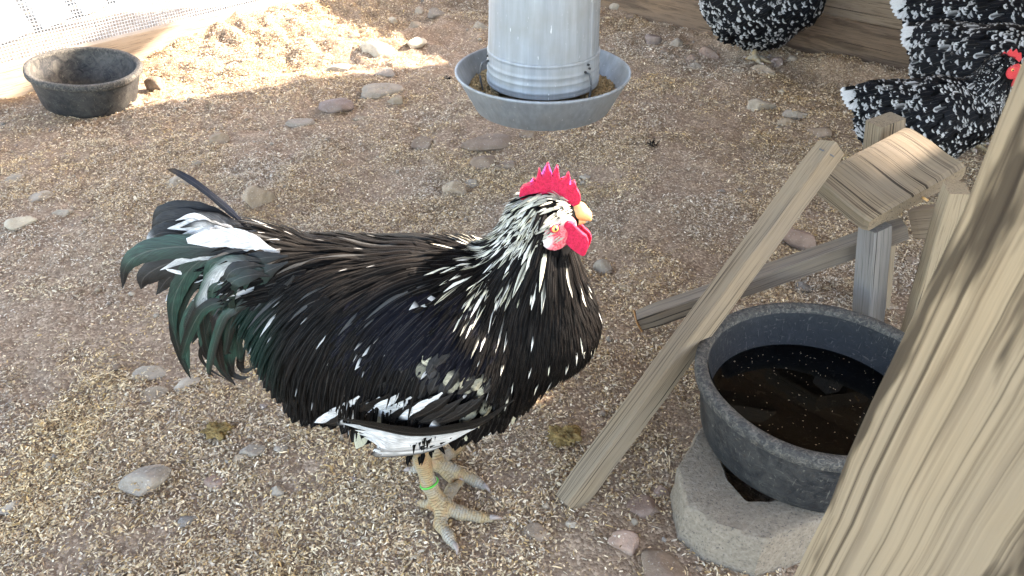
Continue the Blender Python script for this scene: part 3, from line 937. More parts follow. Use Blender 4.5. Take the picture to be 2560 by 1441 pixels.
STONES = [
 (640, 500, 78, 68, TAN, 1, 'angular grey and tan stone standing just right of the upright tail feather'),
 (1138, 462, 62, 46, TAN, 1, 'beige blocky stone on the shavings left of the red comb'),
 (1180, 450, 36, 26, GREY, 0, 'small grey stone touching the beige blocky stone left of the comb'),
 (1270, 408, 54, 38, BRN, 0, 'smooth brown stone below the feeder, left of two half sunk ones'),
 (1215, 400, 70, 46, BRN, 0, 'half sunk brown stone adjoining the smooth stone below the feeder'),
 (1212, 352, 120, 42, BRN, 0, 'long brown stone slab half buried under the front of the feeder'),
 (1060, 355, 62, 48, BRN, 0, 'rounded brown stone half buried left of the long slab'),
 (1322, 333, 42, 30, BRN, 0, 'small brown stone directly under the feeder tray'),
 (838, 268, 88, 48, PUR, 1, 'jagged purple grey stone lying between the pan and the feeder'),
 (750, 306, 62, 32, GREY, 1, 'flat grey stone in front of the jagged purple stone'),
 (905, 290, 44, 24, TAN, 0, 'small tan stone at lower right of the jagged purple stone'),
 (545, 342, 44, 34, TAN, 1, 'pointed tan stone in the shavings above the upright tail feather'),
 (950, 228, 104, 34, PAL, 0, 'long pale stone lying left of the feeder tray'),
 (992, 249, 42, 30, TAN, 1, 'small tan stone tucked against the long pale stone'),
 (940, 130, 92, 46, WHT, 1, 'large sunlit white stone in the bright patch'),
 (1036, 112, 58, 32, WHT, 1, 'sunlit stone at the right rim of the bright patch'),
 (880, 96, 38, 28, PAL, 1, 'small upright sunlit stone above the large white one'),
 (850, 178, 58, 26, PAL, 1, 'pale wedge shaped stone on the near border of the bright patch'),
 (962, 178, 72, 24, GREY, 0, 'flat grey stone just outside the bright patch near the feeder'),
 (1048, 37, 30, 26, PAL, 0, 'round pale stone near the back corner, left one of a pair'),
 (1090, 46, 40, 30, GREY, 0, 'round grey stone near the back corner, right one of a pair'),
 (1040, 74, 42, 28, TAN, 1, 'tan stone with a lit top below the back corner pair'),
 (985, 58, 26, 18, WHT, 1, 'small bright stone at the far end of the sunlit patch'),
 (1075, 10, 66, 22, DRK, 0, 'broad dark stone at the top of the picture left of the feeder tube'),
 (1202, 64, 48, 36, PAL, 1, 'pale slab stone showing behind the left of the feeder tube'),
 (387, 212, 46, 44, BRN, 1, 'brown stone leaning at the right of the empty pan'),
 (330, 252, 40, 22, TAN, 1, 'low tan stone in front of the right side of the empty pan'),
 (218, 266, 36, 24, RED, 0, 'pinkish stone in front of the empty pan'),
 (54, 556, 66, 46, WHT, 1, 'bright cream stone with a flat top near the left picture edge'),
 (38, 441, 50, 36, PAL, 0, 'pale rounded stone at the left edge above the cream one'),
 (100, 486, 52, 32, PAL, 0, 'pale stone lying right above the bright cream stone'),
 (160, 531, 46, 28, PAL, 0, 'pale stone lying to the right of the bright cream stone'),
 (445, 458, 62, 38, PAL, 0, 'pale stone partly behind the upright tail feather'),
 (490, 405, 32, 18, GREY, 0, 'small grey stone above the tip of the upright tail feather'),
 (712, 577, 66, 38, GREY, 1, 'grey and tan stone just above the rooster rump'),
 (376, 918, 78, 30, PAL, 0, 'flat pale stone left of the hanging tail feather tips'),
 (472, 946, 64, 34, PAL, 0, 'pale stone right under the hanging tail feather tips'),
 (376, 976, 74, 24, TAN, 0, 'low tan stone below the flat pale stone left of the tail'),
 (358, 1202, 116, 84, GREY, 1, 'big flat grey stone half buried at lower left'),
 (632, 1122, 56, 44, GREY, 1, 'grey stone left of the white wing, middle one of three'),
 (596, 1138, 32, 30, TAN, 0, 'small tan stone, leftmost of three left of the white wing'),
 (700, 1116, 30, 26, GREY, 1, 'small grey stone, rightmost of three left of the white wing'),
 (690, 1213, 40, 38, PAL, 0, 'smooth round cream pebble left of the rooster legs'),
 (465, 1293, 44, 34, DRK, 0, 'smooth dark grey pebble below the big flat stone'),
 (18, 1258, 60, 40, PAL, 0, 'pale stone cut by the left picture edge low down'),
 (44, 1326, 38, 26, PUR, 0, 'purple grey stone near the lower left corner'),
 (536, 1192, 60, 40, RED, 0, 'reddish stone nearly buried right of the big flat stone'),
 (120, 1158, 28, 28, TAN, 0, 'tan pebble standing left of the big flat stone'),
 (1566, 1362, 78, 72, RED, 1, 'brown triangular stone left of the concrete block'),
 (1618, 1266, 92, 40, RED, 0, 'broad pinkish stone between the leaning leg and the block'),
 (1652, 1226, 42, 36, RED, 0, 'small pinkish stone behind the broad one beside the block'),
 (1350, 1332, 76, 62, BRN, 0, 'brown stone half covered by shavings right of the near foot'),
 (1430, 1312, 30, 38, PAL, 0, 'small pale pebble below the foot of the leaning leg'),
 (1366, 1264, 26, 34, TAN, 0, 'tan pebble leaning at the foot of the leaning leg'),
 (1642, 1136, 64, 34, BRN, 0, 'brown rounded stone left of the top of the concrete block'),
 (1660, 1432, 150, 52, BRN, 0, 'large brown stone cut by the bottom picture edge'),
 (1900, 266, 66, 40, PAL, 1, 'pale stone with a sharp ridge, left of two beyond the leaning leg'),
 (1990, 291, 58, 38, GREY, 0, 'grey stone with a flat top beyond the leaning leg'),
 (1966, 308, 44, 30, TAN, 0, 'round tan stone touching the flat topped grey stone'),
 (2050, 334, 52, 40, BRN, 0, 'brown stone right behind the top of the leaning leg'),
 (2142, 278, 36, 36, DRK, 0, 'dark stone under the white tail of the front hen'),
 (2000, 582, 90, 76, RED, 1, 'angular brown stone with a grey side under the bench plank'),
 (2010, 706, 52, 36, DRK, 0, 'dark stone between the brace and the water pan'),
 (1510, 668, 50, 52, GREY, 0, 'grey stone half sunk right in front of the rooster breast'),
 (1565, 722, 28, 26, TAN, 0, 'small tan pebble in front of the rooster breast'),
 (1804, 476, 26, 16, GREY, 0, 'tiny grey stone in the open middle between beak and bench'),
 (1630, 92, 42, 42, PUR, 1, 'purple brown stone standing right of the feeder tube'),
 (1692, 110, 32, 24, GREY, 1, 'small grey stone between the feeder and the far hen'),
 (1660, 122, 36, 20, BRN, 0, 'low brown stone left of the small grey one near the far hen'),
 (1776, 130, 54, 42, RED, 0, 'round reddish stone left of the far hen leg'),
 (1728, 140, 28, 24, RED, 1, 'small reddish stone left of the round reddish one'),
 (1740, 160, 42, 28, GREY, 0, 'grey stone in front of the round reddish one'),
 (1910, 176, 54, 32, TAN, 1, 'angular tan stone right below the far hen leg'),
 (1942, 162, 42, 30, PUR, 0, 'dull round stone right of the angular tan one under the far hen'),
 (1975, 158, 30, 20, GREY, 0, 'small grey stone at the foot of the reddish soil ridge'),
 (2058, 130, 46, 40, TAN, 1, 'upright tan stone on the soil ridge against the plank wall'),
 (1548, 21, 42, 30, PAL, 0, 'pale stone against the plank wall, leftmost of the three there'),
 (1580, 37, 38, 24, BRN, 0, 'brown stone against the plank wall, front one of the three there'),
 (1604, 27, 36, 30, BRN, 1, 'stone against the plank wall, rightmost of the three there'),
 (1842, 185, 26, 18, GREY, 0, 'small grey stone below the far hen leg'),
 (1956, 222, 22, 14, WHT, 1, 'tiny whitish stone in the open ground below the soil ridge'),
 (1460, 433, 28, 18, PAL, 0, 'little whitish lump right above the comb'),
 (2290, 640, 42, 30, BRN, 0, 'brown stone in the gap between bench leg and timber post'),
 (2235, 745, 40, 26, TAN, 0, 'tan stone just right of the bench leg'),
]
STN = []
for k, (px, py, wp, hp, colr, sharp, lab) in enumerate(STONES):
    g = UZ(px, py, 0.0)
    dep = g[1] * CP + SP * CAMZ
    wd = wp * dep / F; ha = hp * dep / F
    th = math.atan2(CAMZ, math.hypot(g[0], g[1]))
    dd = wd * .72
    hh = np.clip((ha - dd * math.sin(th) * .75) / math.cos(th), .28 * wd, .95 * wd)
    cz = hh * (.12 if sharp else .0)
    g = UZ(px, py, cz + .004)
    V, Fc = rock_shape(100 + k, sharp)
    ang = math.atan2(g[0], g[1])
    yaw = random.uniform(-.25, .25) - ang
    c_, s_ = math.cos(yaw), math.sin(yaw)
    V = V * np.array([wd / 2 * 1.04, dd / 2 * 1.04, hh * .62])
    V = V @ np.array([[c_, s_, 0], [-s_, c_, 0], [0, 0, 1]])
    g[2] = cz + float(HG(g[0], g[1])) * .9
    STN.append((g[0], g[1], g[2], wd / 2, dd / 2, hh * .55, yaw))
    V = V + g
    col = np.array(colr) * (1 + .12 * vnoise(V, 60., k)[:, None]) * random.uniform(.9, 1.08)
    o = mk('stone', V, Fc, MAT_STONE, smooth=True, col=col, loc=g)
    tag(o, lab, 'stone', 'stones on the pen floor')
# shavings over the floor and a few on the stones
def chip_cloud():
    out = []
    for (y0, y1, xh, dens, ls, ws) in ((.42, 1.25, 1.25, 150000, 4.7, 2.05), (1.25, 2.2, 1.9, 95000, 4.7, 2.1), (2.2, 4.3, 2.7, 40000, 5.8, 2.6)):
        n = int((y1 - y0) * 2 * xh * dens)
        x = rng.uniform(-xh, xh, n); y = rng.uniform(y0, y1, n)
        dl = (x - LW[0]) * LN[0] + (y - LW[1]) * LN[1]
        dr = (x - RW[0]) * RN[0] + (y - RW[1]) * RN[1]
        vis = np.abs(x) < .70 * (y * CP + .58) + .12
        P = np.stack([x, y, np.zeros_like(x)], -1)
        m = vnoise(P, 3.1, 21) * .6 + vnoise(P, 9., 22) * .5 + vnoise(P, 24., 23) * .3
        keep = (dl > .006) & (dr > .02) & vis & (rng.uniform(0, 1, n) < np.clip(.60 + 1.0 * m, .07, 1))
        x, y, m = x[keep], y[keep], m[keep]
        out.append((x, y, m, np.full(len(x), ls), np.full(len(x), ws)))
    x, y, m, ls, ws = [np.concatenate(a) for a in zip(*out)]
    n = len(x)
    L = ls * rng.lognormal(0, .42, n) * .001
    W = np.minimum(ws * rng.lognormal(0, .35, n) * .001, L * .8)
    z = HG(x, y) + rng.uniform(.0005, .0060, n) + np.clip(m + .2, 0, 1) * .008 * rng.uniform(0, 1, n)
    onst = np.zeros(n, bool)
    for (cx, cy, cz_, rx, ry, rz, yaw_) in STN:
        c_, s_ = math.cos(yaw_), math.sin(yaw_)
        qx = ((x - cx) * c_ - (y - cy) * s_) / rx; qy = ((x - cx) * s_ + (y - cy) * c_) / ry
        q = qx * qx + qy * qy
        m_ = (q < .75) & (rng.uniform(0, 1, n) < .22)
        z = np.where(m_, np.maximum(z, cz_ + rz * np.sqrt(np.clip(1 - q, 0, 1)) * .93 + .001), z)
    base = np.array([[.58, .43, .255], [.70, .555, .365], [.36, .245, .138], [.50, .405, .295], [.78, .655, .475], [.25, .17, .10], [.52, .355, .165]])
    k = rng.choice(7, n, p=[.25, .19, .16, .13, .06, .13, .08])
    P = np.stack([x, y, np.zeros_like(x)], -1)
    grey = sstep(0, .6, vnoise(P, 4.1, 41))[:, None]
    gold = sstep(.25, .7, vnoise(P, 6.3, 42))[:, None]
    col = base[k] * rng.uniform(.6, 1.15, (n, 1))
    col = col * (1 - .30 * grey) + .30 * grey * col.mean(1, keepdims=True) * np.array([1.0, .99, .97])
    col = col * (1 + gold * np.array([.03, -.01, -.12]))
    return flakes('wood_shavings', np.stack([x, y, z], -1), L, W, rng.uniform(0, 2 * np.pi, n), rng.normal(0, .28, n), rng.normal(0, .4, n), col, arch=.10)
tag(chip_cloud(), 'pale wood shavings scattered thickly over the coop floor', 'wood shavings', kind='stuff')

# fine gravel too small to count
def gravel():
    n = 520
    D, Fc = ico(1)
    y = .5 + 3.3 * rng.uniform(0, 1, n) ** 1.2
    x = rng.uniform(-1, 1, n) * (.68 * (y * CP + .58))
    dl = (np.stack([x, y], -1) - LW) @ LN; dr = (np.stack([x, y], -1) - RW) @ RN
    k = (dl > .05) & (dr > .05)
    x, y = x[k], y[k]; n = len(x)
    s = rng.uniform(.003, .010, n)
    R = s[:, None, None] * rng.uniform(.6, 1.1, (n, 1, 3)) * [1, 1, .7]
    V = D[None] * R * (1 + rng.uniform(-.18, .18, (n, len(D), 1)))
    V = V + np.stack([x, y, HG(x, y) + .003], -1)[:, None]
    q = (Fc[None] + (np.arange(n) * len(D))[:, None, None]).reshape(-1, 3)
    pal = np.array([GREY, TAN, BRN, PAL, PUR, WHT])
    col = np.repeat(pal[rng.choice(6, n, p=[.2, .25, .25, .15, .1, .05])] * rng.uniform(.8, 1.15, (n, 1)), len(D), 0)
    return V.reshape(-1, 3), q, col
V, Q, c = gravel()
tag(mk('gravel', V, Q, MAT_STONE, col=c), 'small pebbles strewn over the pen floor', 'gravel', kind='stuff')
# droppings
for k, (px, py, s, lab) in enumerate(((542, 1075, .020, 'yellow brown dropping left of the white wing'),
                                     (1412, 1092, .026, 'mossy brown dropping between the rooster and the leaning leg'),
                                     (1720, 700, .0, ''), (92, 690, .0, ''))):
    if s == 0: continue
    g = UZ(px, py, .008)
    g[2] += float(HG(g[0], g[1]))
    D, Fc = ico(5)
    lump = 1 + .45 * vnoise(D + 3.3 * k, 2.2, k) + .28 * vnoise(D + 3.3 * k, 5., k + 1) + .12 * vnoise(D, 11., k + 2)
    Vs = D * lump[:, None] * s * np.array([1.0, .8, .55]) + g
    col = np.array([.20, .135, .055]) * (1 + .5 * vnoise(Vs, 90., 4)[:, None])
    tag(mk('dropping', Vs, Fc, MAT_DROP, col=np.clip(col, .02, 1), loc=g), lab, 'dropping')

# ------------------------------------------------------------------ birds: soft bodies, feathers
class Soft:
    """smooth union of tapered capsules, squeezed sideways"""
    def __init__(self, prims, k=.016, y0=0.0):
        self.p = [(np.array(a, float), np.array(b, float), ra, rb, sy) for a, b, ra, rb, sy in prims]
        self.k, self.y0 = k, y0
    def parts(self, P):
        D = []
        for a, b, ra, rb, sy in self.p:
            s = np.array([1, sy, 1.])
            o = np.array([0, self.y0, 0.])
            q = (P - o) * s; A = (a - o) * s; B = (b - o) * s
            ba = B - A; L = max(ba @ ba, 1e-12)
            h = np.clip(((q - A) @ ba) / L, 0, 1)
            d = np.linalg.norm(q - A - h[..., None] * ba, axis=-1) - (ra + (rb - ra) * h)
            D.append(d)
        return np.stack(D, -1)
    def __call__(self, P):
        D = self.parts(P)
        m = D[..., 0]
        k = self.k * 2.4
        for i in range(1, D.shape[-1]):
            h = np.clip(k - np.abs(m - D[..., i]), 0, None) / k
            m = np.minimum(m, D[..., i]) - h * h * k * .25
        return m
    def grad(self, P, e=.0012):
        g = np.stack([self(P + np.eye(3)[i] * e) - self(P - np.eye(3)[i] * e) for i in range(3)], -1)
        return nrm(g)
def surface_nets(f, lo, hi, h):
    lo, hi = np.array(lo, float), np.array(hi, float)
    n = np.ceil((hi - lo) / h).astype(int) + 1
    ax = [lo[i] + h * np.arange(n[i]) for i in range(3)]
    G = np.zeros(n)
    YZ = np.stack(np.meshgrid(ax[1], ax[2], indexing='ij'), -1)
    for i in range(n[0]):
        P = np.concatenate([np.full(YZ.shape[:2] + (1,), ax[0][i]), YZ], -1)
        G[i] = f(P.reshape(-1, 3)).reshape(n[1], n[2])
    c = [(i, j, k) for i in (0, 1) for j in (0, 1) for k in (0, 1)]
    sh = lambda i, j, k: G[i:n[0] - 1 + i, j:n[1] - 1 + j, k:n[2] - 1 + k]
    ins = sum((sh(*q) < 0).astype(int) for q in c)
    act = (ins > 0) & (ins < 8)
    cells = np.argwhere(act)
    idx = -np.ones(act.shape, int); idx[act] = np.arange(len(cells))
    acc = np.zeros((len(cells), 3)); cnt = np.zeros(len(cells))
    for q in c:
        for d in range(3):
            if q[d] == 0:
                r = list(q); r[d] = 1
                a = sh(*q)[act]; b = sh(*r)[act]
                m = (a < 0) != (b < 0)
                t = np.where(m, a / np.where(m, a - b, 1), 0)
                p = np.tile(np.array(q, float), (len(cells), 1)); p[:, d] += t
                acc[m] += p[m]; cnt[m] += 1
    V = lo + h * (cells + acc / np.maximum(cnt, 1)[:, None])
    Q = []
    for d in range(3):
        o1, o2 = (d + 1) % 3, (d + 2) % 3
        s0 = [slice(0, n[i]) for i in range(3)]; s1 = list(s0)
        s0[d] = slice(0, n[d] - 1); s1[d] = slice(1, n[d])
        a = G[tuple(s0)] < 0; b = G[tuple(s1)] < 0
        e = np.argwhere(a != b)
        e = e[(e[:, o1] > 0) & (e[:, o2] > 0) & (e[:, o1] < n[o1] - 1) & (e[:, o2] < n[o2] - 1)]
        fl = a[tuple(e.T)]
        u = np.zeros(3, int); u[o1] = 1
        v = np.zeros(3, int); v[o2] = 1
        q = np.stack([idx[tuple((e - u - v).T)], idx[tuple((e - v).T)], idx[tuple(e.T)], idx[tuple((e - u).T)]], -1)
        q[~fl] = q[~fl][:, ::-1]
        Q.append(q)
    return V, np.concatenate(Q)

def prof_lance(t, tip=2.2): return (.35 + .65 * sstep(0, .25, t)) * (1 - t ** tip) + .015
def prof_round(t): return (.4 + .6 * sstep(0, .3, t)) * np.sqrt(np.clip(1 - t ** 5, 0, 1)) + .02
def vanes(name, P, Nr, W, C, mat, parent, roof=.22, jag=.10, label=None):
    """P (n,k,3) centre lines, Nr (n,k,3) normals, W (n,k) half widths, C (n,k,3,3) colours left-shaft-right"""
    n, k, _ = P.shape
    T = nrm(np.gradient(P, axis=1))
    Sd = nrm(np.cross(T, Nr))
    N2 = np.cross(Sd, T)
    W = W * (1 + rng.uniform(-jag, jag, W.shape))
    l = P - Sd * W[..., None] - N2 * (W * roof)[..., None]
    r = P + Sd * W[..., None] - N2 * (W * roof)[..., None]
    V = np.stack([l, P, r], 2)
    i = np.arange(n * k * 3).reshape(n, k, 3)
    q = np.concatenate([np.stack([i[:, :-1, a], i[:, :-1, a + 1], i[:, 1:, a + 1], i[:, 1:, a]], -1).reshape(-1, 4) for a in (0, 1)])
    t = np.linspace(0, 1, k)
    uv = np.stack(np.broadcast_arrays(np.array([0, .5, 1.])[None, None, :], t[None, :, None] + rng.uniform(0, 7, (n, 1, 1)).round(0)), -1)
    uv = np.broadcast_to(uv, (n, k, 3, 2))
    if C.ndim == 3: C = np.repeat(C[:, :, None, :], 3, 2)
    return mk(name, V.reshape(-1, 3), q, mat, parent, True, col=C.reshape(-1, 3), uv=uv.reshape(-1, 2))
def grow(body, root, d, L, k=7, grav=.3, off=.0015, lift=.008, stick=0.0):
    P, Nn = [], []
    p = root.copy(); d = nrm(d)
    down = np.array([0, 0, -1.])
    g = np.broadcast_to(np.asarray(grav, float).reshape(-1, 1) if np.ndim(grav) else grav, (len(root), 1))
    for j in range(k):
        s = body(p); n = body.grad(p)
        tgt = off + lift * (j / (k - 1))
        push = np.clip(tgt - s, 0, None)
        p = p + n * push[:, None]
        if stick:
            p = p - n * (stick * np.clip(s - tgt - .004, 0, .03))[:, None]
        P.append(p.copy()); Nn.append(n)
        d = nrm(d + g * down / (k - 1) * 2)
        dn = (d * n).sum(-1, keepdims=True)
        near = (s < tgt + .006)[:, None]
        d = nrm(np.where(near, d - np.minimum(dn, 0) * n, d))
        p = p + d * (L / (k - 1))[:, None]
    return np.stack(P, 1), np.stack(Nn, 1)
def mixc(a, b, f):
    return np.asarray(a) * (1 - f) + np.asarray(b) * f

BLACK = np.array([.0019, .0017, .0016]); BROWN = np.array([.0068, .0052, .0042]); BLUE = np.array([.0028, .0034, .0085])
GREEN = np.array([.0045, .017, .0118]); WHITE = np.array([.48, .47, .445]); CREAM = np.array([.42, .395, .28]); GREYF = np.array([.30, .30, .29])

# ------------------------------------------------------------------ the rooster
Y0 = .865
def R3(px, py, y=Y0): return UY(px, py, y)
def topx(P):
    d = (P - np.array([0, 0, CAMZ])).copy()
    d[..., 1] = Y0
    dep = d[..., 1] * CP - d[..., 2] * SP
    up = d[..., 1] * SP + d[..., 2] * CP
    return 1280 + F * d[..., 0] / dep, 720.5 - F * up / dep
NECKI = (5, 6, 7, 8)
rb = Soft([
    (R3(1322, 802), R3(1110, 838), .082, .138, 1.22),
    (R3(1110, 838), R3(880, 800), .138, .114, 1.22),
    (R3(880, 800), R3(690, 672), .114, .050, 1.22),
    (R3(1000, 922), R3(910, 905), .088, .056, 1.15),
    (R3(1180, 925), R3(1000, 955), .084, .074, 1.00),
    (R3(1325, 770), R3(1328, 668), .074, .054, 1.12),
    (R3(1328, 668), R3(1352, 575), .054, .033, 1.05),
    (R3(1352, 560), R3(1372, 545), .031, .029, 1.15),
    (R3(1372, 545), R3(1394, 546), .029, .0185, 1.25),
], .012, Y0)
rooster = empty('rooster', (-.105, .865, 0))
tag(rooster, 'large black and white mottled rooster with red comb standing side on', 'rooster')
V, Q = surface_nets(rb, (-.45, Y0 - .19, .06), (.17, Y0 + .19, .60), .0065)
mk('body', V, Q, MAT_BODY, rooster)
RV = V
RU, RR = topx(RV)
PRT = rb.parts(RV)
dneck = PRT[:, list(NECKI)].min(1); dtor = PRT[:, :5].min(1)
is_neck = (dneck < dtor + .004)
def pick(mask, n):
    i = np.flatnonzero(mask)
    i = rng.choice(i, n, replace=len(i) < n)
    return RV[i] + rng.normal(0, .003, (n, 3))
t7 = np.linspace(0, 1, 8)

# soft under-plumage over the whole trunk
root = pick(~is_neck & ~((RU > 840) & (RU < 1330) & (RR > 945)), 1700)
u, v = topx(root); n = rb.grad(root)
d = np.stack([np.full(len(root), -.55), n[:, 1] * .15, -.75 - 0 * u], -1)
top = sstep(760, 640, v)
d[:, 2] = -.8 + .7 * top; d[:, 0] = -.55 - .4 * top
L = rng.uniform(.035, .060, len(root))
P, Nn = grow(rb, root, d, L, 8, .25, .001, .006)
Wd = prof_round(t7)[None] * rng.uniform(.007, .011, (len(root), 1))
u1, v1 = topx(P)
base = BLACK + rng.uniform(0, 1, (len(root), 1)) * (BROWN - BLACK) * .6
C = np.repeat(base[:, None], 8, 1)
wing_zone = (u > 950) & (u < 1320) & (v > 820) & (v < 1060)
pale = wing_zone & (rng.uniform(0, 1, len(root)) < .16)
C = np.where((pale[:, None] & (t7[None] > .45))[..., None], (CREAM * .8)[None, None], C)
spk = (rng.uniform(0, 1, len(root)) < .02)
C = np.where((spk[:, None] & (t7[None] > .78))[..., None], (WHITE * .8)[None, None], C)
tag(vanes('body_feathers', P, Nn, Wd, C, MAT_FEATHER, rooster), kind='stuff')

# saddle: long narrow feathers over the back that bend down the flanks
m = (~is_neck) & (RU < 1130) & (RU > 640) & (RR < 860)
root = pick(m, 2600)
u, v = topx(root); n = rb.grad(root)
f = sstep(600, 800, v)
d = np.stack([-.95 + .55 * f, n[:, 1] * .25, -.10 - .9 * f], -1)
L = rng.uniform(.085, .125, len(root)) * (1 - .25 * sstep(760, 860, v)) * (1 - .35 * sstep(780, 660, u)) * (1 - .22 * sstep(960, 880, u) * sstep(720, 800, v))
P, Nn = grow(rb, root, d, L, 10, .42 + .25 * f, .002, .011)
t10 = np.linspace(0, 1, 10)
Wd = prof_lance(t10, 2.6)[None] * rng.uniform(.0034, .0056, (len(root), 1))
u1, v1 = topx(P)
base = BLACK + rng.uniform(0, 1, (len(root), 1)) ** 2 * (BROWN - BLACK) * 1.1
C = np.repeat(base[:, None], 10, 1)
gz = (sstep(760, 660, u1) * sstep(650, 760, v1))[..., None]
C = C * (1 - gz * .8) + GREEN * gz * .8
bz = (sstep(900, 1000, u1) * sstep(1180, 1060, u1) * sstep(640, 690, v1) * sstep(800, 740, v1))[..., None]
C = C * (1 - bz * .45) + BLUE * bz * .45
r = rng.uniform(0, 1, len(root))
C = np.where(((r < .006)[:, None] & (t10[None] > .45))[..., None], (WHITE * .75)[None, None], C)
C = np.where((((r > .012) & (r < .05))[:, None] & (t10[None] > .9))[..., None], (WHITE * .7)[None, None], C)
C = np.where((((r > .05) & (r < .13) & (v < 660))[:, None] & (t10[None] > .3))[..., None], GREYF[None, None] * .14, C)
tag(vanes('saddle_feathers', P, Nn, Wd, C, MAT_FEATHER, rooster, .3), kind='stuff')

# wing bow and shoulder
m = (~is_neck) & (RU > 930) & (RU < 1330) & (RR > 660) & (RR < 875)
root = pick(m, 620)
u, v = topx(root); n = rb.grad(root)
d = np.stack([np.full(len(root), -.75), n[:, 1] * .1, np.full(len(root), -.6)], -1)
P, Nn = grow(rb, root, d, rng.uniform(.045, .07, len(root)), 8, .2, .003, .010)
Wd = prof_lance(t7, 3.2)[None] * rng.uniform(.0055, .0085, (len(root), 1))
r = rng.uniform(0, 1, len(root)); rr_ = rng.uniform(0, 1, (len(root), 1))
bl = sstep(850, 740, v)[:, None]
base = mixc(BLACK, BROWN, rr_ * .6) * (1 - bl * .45) + BLUE * bl * .45
C = np.repeat(base[:, None], 8, 1)
cre = (v > 840) & (r < .16)
C = np.where((cre[:, None] & (t7[None] > .35) & (t7[None] < .92))[..., None], (CREAM * rng.uniform(.5, .95, (len(root), 1)))[:, None], C)
C = np.where((((r > .2) & (r < .225))[:, None] & (t7[None] > .8))[..., None], WHITE[None, None] * .75, C)
tag(vanes('wing_covert_feathers', P, Nn, Wd, C, MAT_FEATHER, rooster, .25), kind='stuff')

# breast
m = (RU > 1250) & (RR > 700) & ~((RU < 1335) & (RR > 900))
root = pick(m & (~is_neck | (RR > 790)), 520)
u, v = topx(root); n = rb.grad(root)
d = np.stack([np.full(len(root), -.35), n[:, 1] * .1, np.full(len(root), -.9)], -1)
P, Nn = grow(rb, root, d, rng.uniform(.045, .07, len(root)), 8, .2, .002, .008, .4)
Wd = prof_round(t7)[None] * rng.uniform(.007, .010, (len(root), 1))
C = np.repeat((BLACK * .9 + rng.uniform(0, .5, (len(root), 1)) * (BROWN - BLACK))[:, None], 8, 1)
r = rng.uniform(0, 1, len(root))
C = np.where(((r < .025)[:, None] & (t7[None] > .8))[..., None], WHITE[None, None] * .7, C)
tag(vanes('breast_feathers', P, Nn, Wd, C, MAT_FEATHER, rooster), kind='stuff')

# hackle: cape of pointed neck feathers
HC = R3(1392, 470)
face_c = R3(1408, 560, Y0)
m = is_neck & (RR < 830)
fwd = (RU > 1356 + (RR - 500) * .06) & (RR < 598)
m = m & ~fwd
root = pick(m, 2800)
u, v = topx(root); n = rb.grad(root)
d = nrm(root - HC); d = nrm(d - n * (d * n).sum(-1, keepdims=True))
d = d + np.array([-.15, 0, 0]) * sstep(1380, 1320, u)[:, None]
size = sstep(500, 700, v)
L = (.026 + .075 * size) * rng.uniform(.8, 1.2, len(root))
P, Nn = grow(rb, root, d, L, 10, .22, .002, .010, .55)
Wd = prof_lance(t10, 2.4)[None] * ((.0028 + .0026 * size) * rng.uniform(.8, 1.2, len(root)))[:, None]
base = BLACK + rng.uniform(0, 1, (len(root), 1)) ** 1.5 * (BROWN - BLACK) * 1.0
C = np.repeat(base[:, None], 10, 1)
C = np.repeat(C[:, :, None, :], 3, 2)
r = rng.uniform(0, 1, len(root))
pw = .52 * sstep(640, 520, v) * (.25 + .75 * sstep(1390, 1330, u)) + .09 * sstep(740, 620, v) * sstep(1370, 1290, u) + .008
wh = r < pw
edge = wh & (rng.uniform(0, 1, len(root)) < .65)
wcol = mixc(WHITE, CREAM, rng.uniform(.2, 1, (len(root), 1))) * 1.35
full = wh & ~edge
tw = (t10 > .18)
C = np.where((full[:, None] & tw[None])[..., None, None], wcol[:, None, None, :], C)
C[..., 0, :] = np.where((edge[:, None] & tw[None])[..., None], wcol[:, None, :], C[..., 0, :])
C[..., 2, :] = np.where((edge[:, None] & tw[None])[..., None], wcol[:, None, :], C[..., 2, :])
tips = (~wh) & (rng.uniform(0, 1, len(root)) < .018)
C = np.where((tips[:, None] & (t10 > .82)[None])[..., None, None], wcol[:, None, None, :], C)
tag(vanes('hackle_feathers', P, Nn, Wd, C, MAT_FEATHER, rooster, .35), kind='stuff')
# short whitish crown feathers
m = is_neck & (RR < 600) & (RU > 1290) & (RU < 1425) & (RR < 584 - (RU - 1330) * .42)
root = pick(m, 420)
n = rb.grad(root)
d = np.stack([np.full(len(root), -.9), n[:, 1] * .3, np.full(len(root), -.25)], -1)
P, Nn = grow(rb, root, d, rng.uniform(.012, .022, len(root)), 5, .1, .001, .004)
t5 = np.linspace(0, 1, 5)
C = np.repeat((mixc(WHITE, CREAM, .6) * rng.uniform(.6, 1.1, (len(root), 1)))[:, None], 5, 1)
C = np.where(((rng.uniform(0, 1, len(root)) < .07)[:, None] & (t5[None] > .5))[..., None], BLACK[None, None], C)
tag(vanes('crown_feathers', P, Nn, prof_lance(t5)[None] * rng.uniform(.0014, .0024, (len(root), 1)), C, MAT_FEATHER, rooster), kind='stuff')

